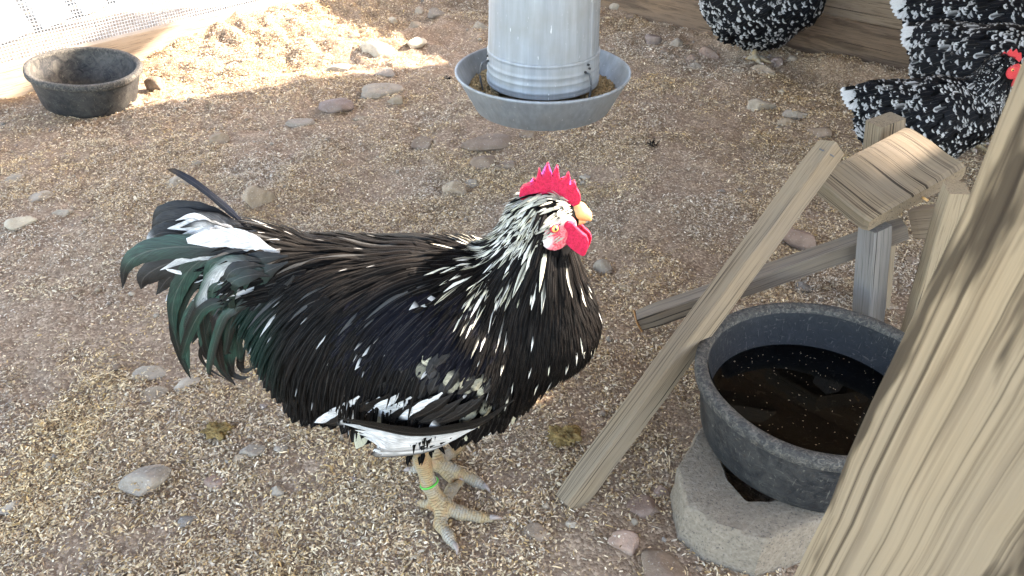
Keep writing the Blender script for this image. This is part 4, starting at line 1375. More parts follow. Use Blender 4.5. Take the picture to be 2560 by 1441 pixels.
def quill(name, pts, W, cl, cr, parent, tipc=None, nrm_hint=(0, -1, .35), K=22, tip=3.0, mat=None, curl=0.0, shaft=None, rootc=None):
    """one large feather along a drawn centre line; pts: (px, py, y)"""
    P = spline([UY(*q) for q in pts], K)
    t = np.linspace(0, 1, K)
    Nn = np.tile(nrm(np.array(nrm_hint)), (K, 1))
    Nn = nrm(Nn + np.outer(np.sin(t * 3) * curl, [0, 0, 1]))
    Wd = W * ((.12 + .88 * sstep(0, .38, t)) * (1 - t ** tip) + .015)
    C = np.zeros((K, 3, 3))
    C[:, 0] = cl; C[:, 2] = cr; C[:, 1] = (np.array(cl) + np.array(cr)) / 2 if shaft is None else shaft
    if tipc is not None:
        f = sstep(.72, .9, t)[:, None, None]
        C = C * (1 - f) + np.array(tipc) * f
    if rootc is not None:
        f = sstep(.45, .15, t)[:, None, None]
        C = C * (1 - f) + np.array(rootc) * f
    C = C * (1 + rng.uniform(-.25, .25, (K, 3, 1)))
    return vanes(name, P[None], Nn[None], Wd[None], C[None], mat or MAT_FEATHER_TAIL, parent, .18, .09)

GREEN = np.array([.011, .036, .025])
DG = GREEN * .45 + BLACK * .55
TAIL = [  # centre line, y offset, half width, left and right colours, tip colour, root colour
 ([(660, 612), (560, 560), (470, 530), (405, 532), (380, 570)], .030, .016, BROWN, BLACK, None, None),
 ([(650, 620), (560, 572), (460, 548), (398, 560), (384, 590)], .022, .015, BROWN, BROWN, None, None),
 ([(640, 592), (590, 572), (535, 545), (490, 528)], .018, .007, WHITE, WHITE, BROWN, None),
 ([(660, 622), (570, 585), (490, 565), (418, 572)], -.012, .011, WHITE, WHITE, None, None),
 ([(665, 615), (590, 578), (520, 548), (450, 545)], .012, .013, WHITE, BROWN, None, WHITE),
 ([(690, 628), (630, 606), (560, 596), (480, 606), (430, 628)], -.034, .013, WHITE, WHITE, None, WHITE),
 ([(640, 640), (560, 634), (480, 642), (400, 676)], -.032, .009, GREYF, WHITE, None, WHITE),
 ([(670, 625), (580, 600), (500, 590), (440, 598), (395, 618)], .004, .013, WHITE, BLACK, None, WHITE),
 ([(640, 630), (520, 608), (430, 582), (385, 590), (366, 618)], .000, .015, BROWN, BLACK, WHITE * .8, None),
 ([(650, 625), (560, 612), (470, 612), (390, 648)], -.030, .015, WHITE, BLACK, None, WHITE),
 ([(640, 640), (540, 622), (440, 618), (360, 632), (315, 665), (306, 722)], -.036, .016, DG, GREEN, BLACK * 1.6, BLACK),
 ([(620, 655), (520, 650), (420, 660), (362, 692), (352, 724)], -.004, .020, BLACK, BROWN, None, None),
 ([(610, 665), (510, 670), (430, 690), (390, 738)], .000, .018, BROWN, BLACK, None, None),
 ([(600, 690), (520, 690), (450, 715), (412, 755)], .006, .010, WHITE, GREYF, None, None),
 ([(660, 640), (560, 640), (490, 660), (448, 715), (430, 780), (440, 850)], -.022, .015, GREEN, DG, None, BLACK),
 ([(640, 660), (540, 668), (470, 705), (428, 740), (418, 762)], -.014, .009, WHITE, WHITE, None, BLACK),
 ([(640, 650), (540, 665), (462, 730), (436, 820), (458, 905), (477, 948)], -.018, .011, DG, BLACK, None, BLACK),
 ([(650, 680), (570, 715), (490, 775), (462, 850), (474, 925)], -.028, .014, GREEN, GREEN, None, BLACK),
 ([(670, 660), (600, 685), (535, 745), (508, 815), (502, 868)], -.036, .016, GREEN * 1.1, GREEN, None, BLACK),
 ([(660, 690), (610, 730), (560, 800), (540, 860), (556, 925), (590, 965)], -.032, .014, GREEN, DG, BLACK, BLACK),
 ([(690, 690), (640, 735), (600, 815), (572, 890), (586, 936)], -.042, .015, GREEN * 1.05, GREEN, BLACK, BLACK),
 ([(540, 800), (505, 850), (515, 892), (548, 922)], -.010, .005, BLACK, BLACK, None, None),
 ([(530, 820), (500, 880), (520, 920), (575, 955)], -.004, .003, BLACK, BLACK, None, None),
 ([(700, 720), (665, 790), (640, 860), (636, 925)], -.046, .014, DG, GREEN, BLACK, BLACK),
 ([(620, 850), (600, 905), (610, 928), (640, 916)], -.020, .006, BLACK, BLACK, None, None),
 ([(580, 895), (575, 930), (600, 945), (625, 942)], -.024, .005, BLACK, BLACK, None, None),
 ([(520, 690), (470, 686), (430, 678), (412, 672)], -.020, .003, WHITE, WHITE, None, None),
 ([(620, 720), (560, 735), (510, 742), (480, 752)], -.030, .004, WHITE, WHITE, None, BLACK),
 ([(720, 640), (640, 650), (560, 690), (515, 740)], -.044, .011, DG, BLACK, None, BLACK),
 ([(720, 655), (650, 690), (590, 750), (565, 820)], -.050, .012, DG, GREEN, None, BLACK),
 ([(735, 690), (690, 760), (660, 850), (668, 940)], -.056, .012, DG, BLACK, None, BLACK),
 ([(560, 640), (480, 640), (410, 668), (372, 712)], .020, .020, BLACK, BROWN, None, None),
 ([(600, 720), (540, 760), (500, 800), (480, 860)], .015, .018, BLACK, DG, None, None),
]
for i in range(15):
    f = i / 14
    x1, y1 = 400 + 60 * math.sin(f * 3.1) + rng.uniform(0, 50), 548 + 96 * f + rng.uniform(-6, 6)
    c1 = WHITE if i % 5 != 2 else GREYF * .5
    c2 = (WHITE, GREYF, WHITE, BLACK)[i % 4]
    TAIL.append(([(700, 622 + 10 * f), (620, 596 + 28 * f + rng.uniform(-4, 4)), (540, 566 + 52 * f + rng.uniform(-5, 5)), (x1 + 50, y1 - 4), (x1, y1 + 8)], -.014 - .0014 * i, rng.uniform(.0055, .0085), c1, c2, BLACK if i % 4 == 3 else None, WHITE))
for pts, dy, W, cl, cr, tc, rc in TAIL:
    quill('tail_feather', [(a, b, Y0 + dy) for a, b in pts], W, cl, cr, rooster, tc, rootc=rc)
for i in range(22):
    x0, y0_ = rng.uniform(600, 720), rng.uniform(640, 760)
    x1, y1 = x0 - rng.uniform(70, 190), y0_ + rng.uniform(70, 190)
    x1, y1 = max(x1, 405), min(y1, 940)
    mx, my = (x0 * .45 + x1 * .55) - rng.uniform(15, 55), (y0_ * .62 + y1 * .38) - rng.uniform(0, 30)
    c1 = (GREEN, DG, DG, BLACK, BROWN)[i % 5] * rng.uniform(.7, 1.25); c2 = (DG, GREEN, BLACK)[i % 3] * rng.uniform(.7, 1.2)
    if i % 9 == 4: c1 = WHITE * .8
    quill('tail_feather', [(x0, y0_, Y0 - .03 - .001 * i), ((x0 + mx) / 2, (y0_ + my) / 2 - 12, Y0 - .036 - .001 * i), (mx, my, Y0 - .040 - .001 * i), (x1, y1, Y0 - .036 - .001 * i), (x1 + rng.uniform(-8, 34), y1 + rng.uniform(12, 34), Y0 - .03 - .001 * i)], rng.uniform(.006, .0115), c1, c2, rooster, BLACK if i % 2 else None, (rng.uniform(-.3, .3), -1, .3), rootc=BLACK)
o = quill('sickle_feather', [(640, 596, Y0 + .01), (600, 552, Y0 + .012), (545, 503, Y0 + .014), (490, 460, Y0 + .016), (440, 430, Y0 + .018), (417, 424, Y0 + .012)], .0048, BLUE * .6, BLUE * 1.5, rooster, BROWN * 5, (0, -1, .8), 26, 6.0)
o['label'] = 'single dark narrow tail feather standing up'
# white fluff at the root of the tail
m = (~is_neck) & (RU < 730) & (RR < 690)
root = pick(m, 420)
n = rb.grad(root)
d = np.stack([np.full(len(root), -1.), n[:, 1] * .4, np.full(len(root), .05)], -1)
P, Nn = grow(rb, root, d, rng.uniform(.03, .055, len(root)), 6, .1, .003, .010)
t6 = np.linspace(0, 1, 6)
C = np.repeat((mixc(WHITE, GREYF, rng.uniform(0, 1, (len(root), 1))))[:, None], 6, 1)
u, v = topx(root)
C = np.where((rng.uniform(0, 1, len(root)) < .55 + .4 * sstep(640, 680, v))[:, None, None], BLACK[None, None], C)
tag(vanes('tail_root_fluff', P, Nn, prof_lance(t6)[None] * rng.uniform(.003, .006, (len(root), 1)), C, MAT_FEATHER, rooster), kind='stuff')

# folded wing: long white flight feathers along the lower flank, on both sides
def snap(px, py, off):
    ys = np.linspace(Y0 - .20, Y0 - .02, 181)
    s = rb(np.array([UY(px, py, y) for y in ys]))
    hit = np.flatnonzero(s < off)
    return float(ys[hit[0]]) if len(hit) else float(ys[s.argmin()])
def wing(side):
    for i in range(11):
        f = i / 10
        yy = Y0 - side * (.112 - .010 * f)
        pts = [(1285 - 10 * i, 1000 + 7 * i), (1190 - 12 * i, 1062 + 6.5 * i), (1050 - 10 * i, 1084 + 5.6 * i), (935 + 1.5 * i, 1066 + 6.4 * i), (846 + 11 * i + 16 * math.sin(i * 2.4), 1046 + 7.0 * i + 4 * math.sin(i * 1.7))]
        if side < 0:
            P0 = [np.array([UY(a, b, Y0 - .112)[0], yy, UY(a, b, Y0 - .112)[2]]) for a, b in pts]
            pp = []
            for q in P0:
                dd = q - [0, 0, CAMZ]; dep = dd[1] * CP - dd[2] * SP
                pp.append((1280 + F * dd[0] / dep, 720.5 - F * (dd[1] * SP + dd[2] * CP) / dep, yy))
        else:
            pp = [(a, b, min(snap(a, b, .013 + .0012 * (10 - i)), Y0 - (.087, .121, .142, .145, .136)[k] + .0012 * i)) for k, (a, b) in enumerate(pts)]
        c1, c2 = WHITE, WHITE
        if i in (2,): c1, c2 = WHITE, GREYF
        if i in (0, 1): c1, c2 = BLACK, BLACK
        if i in (8, 10): c1, c2 = BROWN, WHITE
        quill('wing_feather', pp, .0125 - .0035 * f, c1, c2, rooster, None, (0, -side, -.30), 22, 4.0)
    # shorter dark and white coverts above them
    for i in range(13):
        x0 = 1210 - 26 * i; y0_ = 990 + 9 * math.sin(i * 1.3)
        pts = [(x0, y0_), (x0 - 40, y0_ + 34), (x0 - 85, y0_ + 58), (x0 - 112, y0_ + 66 + 6 * math.sin(i * 2.1))]
        yy = Y0 - side * .108
        pp = [(a, b, min(snap(a, b, .022 + .002 * k), Y0 - .112)) for k, (a, b) in enumerate(pts)] if side > 0 else None
        if pp is None: continue
        white = i in (4, 7, 8, 10, 12)
        quill('wing_feather', pp, .0095, WHITE if white else BLACK, (GREYF if i % 2 else WHITE) if white else BROWN, rooster, BLACK if i in (4, 10) else (WHITE if i in (1, 6) else None), (0, -side, -.1), 14, 4.0)
wing(1); wing(-1)
# cream patched coverts on the wing
for k_, (cx, cy) in enumerate([(993, 883), (1071, 920), (1099, 1018), (1169, 961), (1218, 961), (1177, 1018), (948, 969), (1128, 949), (1144, 1022), (1214, 1002), (1030, 960), (1060, 985), (1250, 990), (1010, 925), (1115, 905), (1090, 965)]):
    for j_ in range(3):
        a_, b_ = cx + rng.normal(0, 13), cy + rng.normal(0, 9)
        dx, dy_ = rng.uniform(-30, -8), rng.uniform(24, 42)
        pts = [(a_ - dx * .6, b_ - dy_ * .6), (a_, b_), (a_ + dx * .6, b_ + dy_ * .5), (a_ + dx * 1.0, b_ + dy_ * .8)]
        pp = [(x_, y_, snap(x_, y_, .010 + .002 * i_ + .001 * j_)) for i_, (x_, y_) in enumerate(pts)]
        pale_ = (k_ < 10) and j_ < 2
        c_ = CREAM * rng.uniform(.35, .9) if pale_ else mixc(BLACK, BROWN, rng.uniform(0, 1))
        quill('wing_feather', pp, rng.uniform(.006, .009), c_, c_ * rng.uniform(.5, 1.0), rooster, BLACK if pale_ else None, (0, -1, -.05), 14, 3.0, rootc=BLACK)

# comb, wattles, face, beak, eyes
def slab(name, pts, y, th, mat, parent, bev=.0014, bulge=0.0, swing=0.0):
    b = bmesh.new()
    W = [UY(px, py, y) for px, py in pts]
    vs = [b.verts.new(tuple(p - ORG[parent])) for p in W]
    f = b.faces.new(vs)
    bmesh.ops.triangulate(b, faces=[f])
    bmesh.ops.subdivide_edges(b, edges=[e for e in b.edges if not e.is_boundary], cuts=1)
    bmesh.ops.triangulate(b, faces=b.faces[:])
    bnd = {v for e in b.edges if e.is_boundary for v in e.verts}
    for v in b.verts:
        if v not in bnd: v.co.y -= 0.0
    g = bmesh.ops.extrude_face_region(b, geom=b.faces[:])
    for v in [x for x in g['geom'] if isinstance(x, bmesh.types.BMVert)]:
        v.co.y += th
    for v in b.verts:
        x = v.co.x + ORG[parent][0]; zz = v.co.z + ORG[parent][2]
        v.co.y -= th / 2
        v.co.y += swing * math.sin(zz * 130) + bulge * math.sin(x * 160)
    bmesh.ops.recalc_face_normals(b, faces=b.faces[:])
    me = bpy.data.meshes.new(name)
    b.to_mesh(me); b.free()
    me.polygons.foreach_set('use_smooth', np.ones(len(me.polygons), dtype=bool))
    me.materials.append(mat)
    o = link(name, me, parent)
    md = o.modifiers.new('bevel', 'BEVEL'); md.width = bev; md.segments = 3; md.limit_method = 'ANGLE'; md.angle_limit = math.radians(50)
    return o
zc = lambda L: [(1260 + a / 4.968, 390 + b / 4.968) for a, b in L]
comb_pts = zc([(215, 540), (190, 490), (203, 425), (250, 372), (318, 346), (355, 332), (366, 280), (392, 304), (412, 255), (428, 165), (444, 155), (462, 235), (482, 268), (508, 205), (532, 110), (552, 98), (566, 190), (576, 268), (604, 248), (636, 185), (656, 132), (676, 145), (684, 240), (692, 300), (738, 282), (770, 258), (786, 212), (806, 202), (818, 260), (806, 342), (836, 325), (872, 308), (892, 345), (902, 405), (932, 452), (950, 515), (940, 580), (900, 606), (840, 640), (760, 660), (640, 640), (520, 600), (400, 570), (300, 545)])
slab('comb', comb_pts, Y0, .0085, MAT_COMB, rooster, .002, .0015)
wat = zc([(790, 790), (735, 850), (715, 935), (742, 1040), (820, 1120), (905, 1195), (975, 1248), (1010, 1222), (1040, 1130), (1052, 1060), (1030, 1002), (962, 955), (900, 885), (850, 815)])
slab('wattle', wat, Y0 - .026, .006, MAT_COMB, rooster, .002, .002, .002)
slab('wattle', [(a + 7, b - 14) for a, b in wat], Y0 + .013, .006, MAT_COMB, rooster, .002, .002, .002)
cheek = zc([(400, 905), (430, 960), (500, 1000), (600, 1020), (690, 1035), (705, 990), (650, 950), (560, 915), (470, 885)])
slab('earlobe', cheek, Y0 - .030, .006, MAT_COMB, rooster, .0018)
slab('earlobe', [(a + 4, b - 30) for a, b in cheek], Y0 + .030, .006, MAT_COMB, rooster, .0018)
head = Soft([(R3(1352, 560), R3(1372, 545), .031, .029, 1.15), (R3(1372, 545), R3(1394, 546), .029, .0185, 1.25), (R3(1362, 578), R3(1396, 584), .022, .014, 1.15)], .006, Y0)
fcen = R3(1388, 558)
def face_f(P):
    u_, v_ = topx(P)
    reg = np.maximum((np.hypot((u_ - 1393) / 47, (v_ - 551) / 38) - 1) * 45, 548 - (u_ - 1345) * .62 - v_) * .00055
    h_ = np.clip(.004 + reg, 0, None)
    return np.maximum(np.minimum(rb(P), head(P)) - .0032 + 18 * h_ * h_, reg)
V, Q = surface_nets(face_f, fcen - .06, fcen + .06, .0017)
fu, fv = topx(V)
wm = np.maximum(np.exp(-(((fu - 1360) / 18) ** 2 + ((fv - 566) / 14) ** 2) ** 2), .5 * np.exp(-(((fu - 1402) / 16) ** 2 + ((fv - 524) / 10) ** 2)))
wm = np.clip(wm + .35 * vnoise(V, 220., 2) * (wm > .05), 0, 1)[:, None]
fc = mk('face', V, Q, MAT_FACE, rooster, col=np.array([.50, .05, .07]) * (1 - wm) + np.array([.82, .76, .72]) * wm)
up = Soft([(R3(1420, 534), R3(1448, 527), .0115, .0095, 1.1), (R3(1448, 527), R3(1466, 538), .0098, .0056, 1.1), (R3(1466, 538), R3(1476, 551), .0052, .0013, 1.0)], .003, Y0)
lo_ = Soft([(R3(1420, 547), R3(1460, 548), .0085, .0030, 1.0)], .002, Y0)
bc = R3(1445, 540)
V, Q = surface_nets(up, bc - .035, bc + .035, .0014)
bk_ = mk('beak', V, Q, MAT_BEAK, rooster)
V, Q = surface_nets(lambda P: lo_(P), bc - .035, bc + .035, .0014)
mk('lower_mandible', V + [0, 0, -.0035], Q, MAT_BEAK, bk_)
for sgn in (-1, 1):
    ec = R3(1383, 536); ec[1] = Y0 + sgn * .05
    for _ in range(60):
        dv_ = float(rb(ec[None])[0]) - .0030
        ec = ec - rb.grad(ec[None])[0] * dv_ * np.array([0, 1, 0]) if abs(dv_) > 1e-5 else ec
    nn_ = rb.grad(ec[None])[0]
    D, Fc = ico(3)
    ey = mk('eye', D * .0052 + ec, Fc, MAT_IRIS, rooster)
    mk('pupil', D * .0026 + ec + nn_ * .0032, Fc, MAT_PUPIL, ey)
    a_ = nrm(np.cross(nn_, [0, 0, 1])); b_ = np.cross(nn_, a_)
    V, Fc = tube([ec + nn_ * .0016 + .0056 * (a_ * math.cos(q) + b_ * .85 * math.sin(q)) for q in np.linspace(0, 2 * math.pi, 25)], .0012, 6)
    mk('eyelid', V, Fc, MAT_COMB, ey)

# legs
def leg_mesh(name, chains, claws, parent, h=.0021):
    pr_ = []
    for ch in chains:
        for (a, ra), (b, rb_) in zip(ch[:-1], ch[1:]):
            pr_.append((a, b, ra, rb_, 1.0))
    s = Soft(pr_, .0030, 0)
    allp = np.array([q[0] for ch in chains for q in ch])
    f = lambda P: s(P) + .0007 * np.sin(P[:, 2] * 900) * np.cos(P[:, 0] * 700)
    V, Q = surface_nets(f, allp.min(0) - .018, allp.max(0) + .018, h)
    V[:, 2] -= .0035
    D_ = s.parts(V); j_ = D_.argmin(1); al = np.zeros(len(V)); acc_ = 0
    for q_, (a, b, ra, rb_, sy) in enumerate(s.p):
        l_ = np.linalg.norm(b - a); m_ = j_ == q_
        al[m_] = acc_ + np.clip((V[m_] - a) @ (b - a) / l_, 0, l_); acc_ += l_
    o = mk(name, V, Q, MAT_LEG, parent, grain=np.stack([al, al * 0, al * 0], -1))
    for p0, p1, p2 in claws:
        V, Fc = tube(spline([p0, p1, p2], 7), [.0042, .004, .0036, .003, .0023, .0015, .0005], 8)
        mk('claw', V, Fc, MAT_CLAW, o)
    return o
def gz(px, py, z): 
    p = UZ(px, py, z)
    return p
nj = UZ(1106, 1262, .022)
hk = UY(1045, 1105, .832); st_ = UY(1056, 1150, .829)
band_at = UY(1073, 1208, .822)
near = [
 [(hk, .015), (st_, .0125), (band_at, .0115), (UY(1092, 1245, .816), .012), (nj, .0135)],
 [(nj, .0125), (UZ(1150, 1279, .014), .0098), (UZ(1200, 1290, .009), .0075), (UZ(1228, 1294, .007), .0055)],
 [(nj, .0120), (UZ(1100, 1308, .012), .0090), (UZ(1122, 1338, .010), .0080), (UZ(1138, 1362, .008), .0058)],
 [(nj, .0105), (UZ(1128, 1222, .012), .0085), (UZ(1154, 1200, .008), .0055)],
 [(nj, .0100), (nj + [-.035, .012, -.008], .0060)],
]
o = leg_mesh('leg', near, [(UZ(1226, 1294, .008), UZ(1244, 1294, .010), UZ(1258, 1297, .002)), (UZ(1137, 1360, .009), UZ(1143, 1374, .010), UZ(1142, 1388, .002)), (UZ(1152, 1202, .008), UZ(1160, 1192, .008), UZ(1164, 1186, .002))], rooster)
D = nrm(st_ - nj)
a_ = nrm(np.cross(D, [0, 1, 0])); b_ = np.cross(D, a_)
V, Fc = tube([band_at + (.0138 * math.cos(q)) * a_ + (.0138 * math.sin(q)) * b_ for q in np.linspace(0, 2 * math.pi, 33)], .0016, 8)
lb = mk('leg_band', V, Fc, MAT_BAND, o)
lb['label'] = 'bright green plastic ring around the near leg'
fj = UZ(1092, 1152, .024)
far_ = [
 [(UY(1070, 1040, .905), .015), (UY(1082, 1110, .918), .012), (fj, .0135)],
 [(fj, .0120), (UZ(1142, 1178, .014), .0100), (UZ(1188, 1200, .010), .0080), (UZ(1212, 1214, .008), .0056)],
 [(fj, .0110), (UZ(1130, 1128, .012), .0088), (UZ(1172, 1102, .008), .0055)],
 [(fj, .0100), (UZ(1050, 1166, .014), .0075), (UZ(1022, 1174, .009), .0050)],
 [(fj, .0100), (UZ(1118, 1182, .012), .0075), (UZ(1128, 1200, .008), .0050)],
]
leg_mesh('leg', far_, [(UZ(1211, 1213, .009), UZ(1220, 1222, .010), UZ(1225, 1232, .002)), (UZ(1170, 1103, .008), UZ(1178, 1097, .008), UZ(1185, 1093, .002)), (UZ(1024, 1173, .009), UZ(1014, 1176, .008), UZ(1008, 1179, .002))], rooster)
# dark feathering where the near leg leaves the belly
root = np.tile(UY(1052, 1112, .835), (40, 1)) + rng.normal(0, .010, (40, 3)) * [1, 1, .4]
P = root[:, None] + np.linspace(0, 1, 5)[None, :, None] * (np.array([.002, 0, -.020])[None, None] + rng.normal(0, .003, (40, 1, 3)))
Nn = np.tile(np.array([0, -1., .2]), (40, 5, 1))
tag(vanes('thigh_feathers', P, Nn, prof_lance(t5)[None] * .004 * np.ones((40, 1)), np.tile(BLACK, (40, 5, 1)), MAT_FEATHER, rooster), kind='stuff')

# ------------------------------------------------------------------ speckled hens
def children(o): return [c for c in bpy.data.objects if c.parent == o]
def copy_tree(o, parent=None):
    c = o.copy()
    COL.objects.link(c)
    if parent is not None: c.parent = parent
    for ch in children(o): copy_tree(ch, c)
    return c
def make_hen(seed):
    global rng
    rng = np.random.default_rng(seed)
    root_ = empty('speckled_hen', (0, 0, 0))
    b = Soft([
        ((-.10, 0, .215), (.02, 0, .200), .095, .128, 1.08),
        ((.02, 0, .200), (.105, 0, .215), .128, .098, 1.08),
        ((-.10, 0, .215), (-.175, 0, .262), .090, .045, 1.1),
        ((.105, 0, .225), (.150, 0, .315), .088, .052, 1.05),
        ((.150, 0, .315), (.165, 0, .375), .052, .033, 1.05),
        ((.165, 0, .382), (.188, 0, .382), .033, .024, 1.15),
        ((-.06, 0, .13), (.05, 0, .12), .075, .075, 1.0),
    ], .016, 0)
    V, Q = surface_nets(b, (-.26, -.18, .02), (.25, .18, .45), .008)
    mk('body', V, Q, MAT_BODY, root_)
    P_ = b.parts(V)
    neck = P_[:, [4, 5]].min(1) < P_[:, [0, 1, 2, 6]].min(1)
    face = (V[:, 0] > .166) & (V[:, 2] > .350) & (V[:, 2] < .402) & (np.abs(V[:, 1]) > .004) | (V[:, 0] > .198)
    def pk(m, n):
        i = rng.choice(np.flatnonzero(m), n); return V[i] + rng.normal(0, .003, (n, 3))
    k = 8
    t = np.array([0, .28, .52, .70, .82, .905, .965, 1.0])
    def lay(name, root, d, L, W, tipp, grav, lift, full=.0):
        P, Nn = grow(b, root, d, L, k, grav, .001, lift)
        s_ = t * (k - 1); i0 = np.minimum(s_.astype(int), k - 2); fr = (s_ - i0)[None, :, None]
        P = P[:, i0] * (1 - fr) + P[:, i0 + 1] * fr
        Nn = nrm(Nn[:, i0] * (1 - fr) + Nn[:, i0 + 1] * fr)
        n = len(root)
        C = np.repeat((np.array([.0019, .0021, .0029]) * rng.uniform(.7, 1.6, (n, 1)))[:, None], k, 1)
        C = np.repeat(C[:, :, None, :], 3, 2)
        r = rng.uniform(0, 1, n)
        wcol = WHITE * rng.uniform(.4, .95, (n, 1))
        th = rng.uniform(.72, .92, n)
        m = (r < tipp)[:, None] & (t[None] > th[:, None])
        C = np.where(m[..., None, None], wcol[:, None, None], C)
        m2 = (r < full)
        C = np.where((m2[:, None] & (t[None] > .25))[..., None, None], wcol[:, None, None], C)
        C[..., 1, :] = np.where(((r < tipp * .6)[:, None] & (t[None] < .90))[..., None], (BLACK * 1.2)[None, None], C[..., 1, :])
        Wd = prof_round(t)[None] * (W * rng.lognormal(0, .28, n))[:, None]
        tag(vanes(name, P, Nn, Wd, C, MAT_FEATHER_HEN, root_, .10, .06), kind='stuff')
    rt = pk(~neck, 2300); n = b.grad(rt)
    d = np.stack([np.full(len(rt), -.8), n[:, 1] * .1, -.45 * (1 - .8 * sstep(.2, .3, rt[:, 2]))], -1)
    lay('body_feathers', rt, d, rng.uniform(.028, .042, len(rt)), np.full(len(rt), .0088), .56, .15, .0055, .04)
    rt = pk(neck & ~face, 1000); n = b.grad(rt)
    d = nrm(rt - np.array([.21, 0, .44])) + np.array([-.2, 0, -.2])
    sz = sstep(.40, .28, rt[:, 2])
    lay('neck_feathers', rt, d, .014 + .022 * sz, .0022 + .0036 * sz, .50, .15, .004, .12)
    # tail
    for i in range(11):
        a = (i - 5) / 5
        p0 = np.array([-.185, .012 * a, .270]); dr = nrm(np.array([-.9, .30 * a, .18 - .55 * abs(a)]))
        L = .105 * (1 - .25 * abs(a))
        P = p0 + np.linspace(0, 1, 12)[:, None] * dr * L + np.outer(np.linspace(0, 1, 12) ** 2, [0, 0, -.02])
        tt = np.linspace(0, 1, 12)
        C = np.where((tt > .42 + .2 * rng.uniform())[:, None], WHITE * .9, BLACK)
        if i % 4 == 1: C = np.where((tt > .85)[:, None], WHITE, BLACK)
        vanes('tail_feather', P[None], np.tile(nrm(np.array([0, -1. if a <= 0 else 1., .6])), (1, 12, 1)), (prof_round(tt) * .014)[None], C[None], MAT_FEATHER_HEN, root_, .15)
    # face
    hd = Soft([((.165, 0, .382), (.188, 0, .382), .033, .024, 1.15)], .005, 0)
    fcn = np.array([.192, 0, .378])
    ff = lambda P: np.maximum(np.minimum(b(P), hd(P)) - .0045, (np.linalg.norm((P - fcn) / [.027, .07, .025], axis=-1) - 1) * .02)
    Vf, Qf = surface_nets(ff, fcn - .05, fcn + .05, .0028)
    mk('face', Vf, Qf, MAT_COMB_HEN, root_)
    cp = [(.150, .412), (.158, .430), (.166, .424), (.174, .440), (.182, .430), (.190, .440), (.197, .428), (.206, .430), (.214, .410), (.210, .400), (.180, .404)]
    bm_ = bmesh.new()
    vs = [bm_.verts.new((x, -.003, z)) for x, z in cp]
    fce = bm_.faces.new(vs)
    g = bmesh.ops.extrude_face_region(bm_, geom=[fce])
    for v in [q for q in g['geom'] if isinstance(q, bmesh.types.BMVert)]: v.co.y += .006
    bmesh.ops.recalc_face_normals(bm_, faces=bm_.faces[:])
    me = bpy.data.meshes.new('comb'); bm_.to_mesh(me); bm_.free(); me.materials.append(MAT_COMB_HEN)
    co = link('comb', me, root_)
    md = co.modifiers.new('bevel', 'BEVEL'); md.width = .0015; md.segments = 2
    for s in (-1, 1):
        D, Fc = ico(3)
        mk('wattle', D * np.array([.011, .0045, .019]) + np.array([.210, s * .014, .346]), Fc, MAT_COMB_HEN, root_)
        ys_ = np.linspace(.06, 0, 121)
        ye = ys_[np.flatnonzero(b(np.stack([np.full(121, .186), ys_ * s, np.full(121, .386)], -1)) < .004)[0]]
        ey = mk('eye', D * .0048 + np.array([.186, s * ye, .386]), Fc, MAT_IRIS, root_)
        mk('pupil', D * .0028 + np.array([.1865, s * (ye + .0032), .3862]), Fc, MAT_PUPIL, ey)
    V1, F1 = tube(spline([(.206, 0, .384), (.228, 0, .382), (.243, 0, .370)], 8), [.0105, .0098, .009, .0078, .0062, .0045, .0028, .001], 10)
    mk('beak', V1, F1, MAT_BEAK, root_)
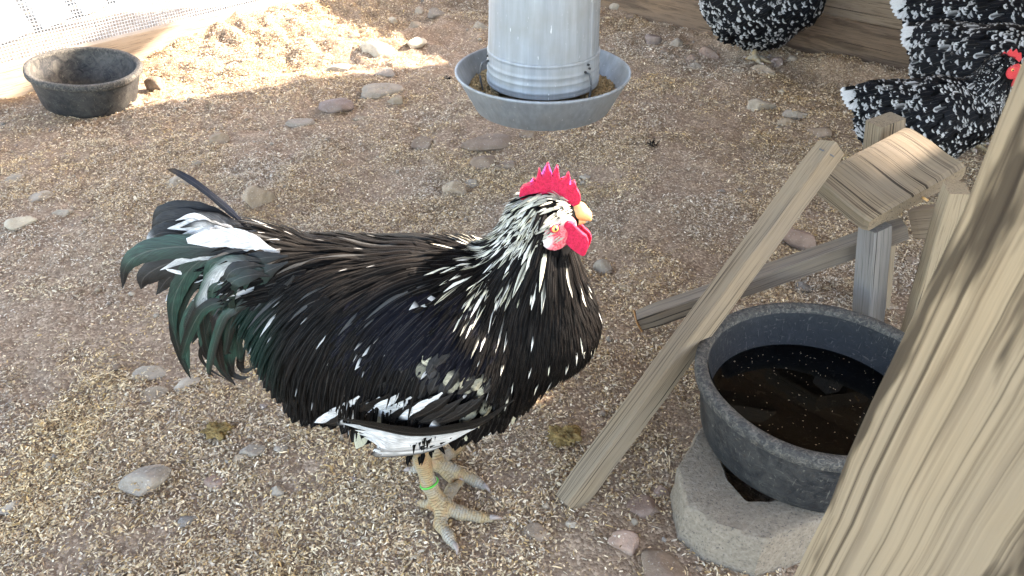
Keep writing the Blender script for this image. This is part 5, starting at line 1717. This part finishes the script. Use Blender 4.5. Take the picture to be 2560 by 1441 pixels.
    for s in (-1, 1):
        j = np.array([.02, s * .05, .016])
        ch = [[(np.array([.0, s * .05, .12]), .012), (np.array([.01, s * .05, .06]), .0085), (j, .010)]]
        cl = []
        for ang, L in ((0, .06), (.75, .05), (-.75, .05), (math.pi, .03)):
            e = np.array([math.cos(ang), math.sin(ang), 0])
            ch.append([(j, .009), (j + e * L * .5 + [0, 0, -.004], .007), (j + e * L + [0, 0, -.010], .0045)])
            cl.append((j + e * L + [0, 0, -.009], j + e * (L + .008) + [0, 0, -.008], j + e * (L + .014) + [0, 0, -.014]))
        leg_mesh('leg', ch, cl, root_, .0030)
    return root_
hen0 = make_hen(77)
HENS = [ # x, y, z, yaw, scale, label
 (1.060, 1.900, .045, -12, .78, 'speckled black and white hen nearest the bench, red face turned to the post'),
 (1.370, 2.200, .010, -50, 1.00, 'speckled hen standing right behind the nearest hen, rounded back showing'),
 (1.460, 2.450, .050, -20, 1.02, 'speckled hen at the top right corner, farthest of the three by the post'),
 (.905, 2.930, .015, -30, 1.02, 'speckled hen on its own by the plank wall, cut by the top edge'),
]
for i, (x, y, z, yaw, sc, lab) in enumerate(HENS):
    o = hen0 if i == 0 else copy_tree(hen0)
    o.location = (x, y, z)
    o.rotation_euler = (0, 0, math.radians(yaw))
    o.scale = (sc, sc, sc)
    tag(o, lab, 'hen', 'speckled hens along the plank wall')

# ------------------------------------------------------------------ fallen feathers
rng = np.random.default_rng(3)
g = UZ(1630, 370, .006); g[2] += float(HG(g[0], g[1]))
n = 26
root = np.tile(g, (n, 1)) + rng.normal(0, .006, (n, 3)) * [1, 1, .2]
dv = nrm(rng.normal(size=(n, 3)) * [1, 1, .35] + [0, 0, .45])
tt = np.linspace(0, 1, 5)
P = root[:, None] + tt[None, :, None] * (dv * rng.uniform(.015, .030, (n, 1)))[:, None]
Nn = nrm(np.cross(dv, rng.normal(size=(n, 3))))[:, None].repeat(5, 1)
o = vanes('feather_tuft', P, Nn, prof_lance(tt)[None] * np.full((n, 1), .0016), np.tile(BLACK, (n, 5, 1)), MAT_FEATHER, None)
tag(o, 'small black feather tuft lying on the open floor between comb and bench', 'feather tuft')
g = UZ(1118, 197, .004); g[2] += float(HG(g[0], g[1]))
P = root[:, None] * 0 + g + tt[None, :, None] * (nrm(rng.normal(size=(n, 3)) * [1, .5, .15]) * rng.uniform(.015, .04, (n, 1)))[:, None]
o = vanes('feather_tuft', P, Nn, prof_lance(tt)[None] * np.full((n, 1), .002), np.tile(BLACK, (n, 5, 1)), MAT_FEATHER, None)
tag(o, 'dark feather tuft lying just left of the feeder tray', 'feather tuft')
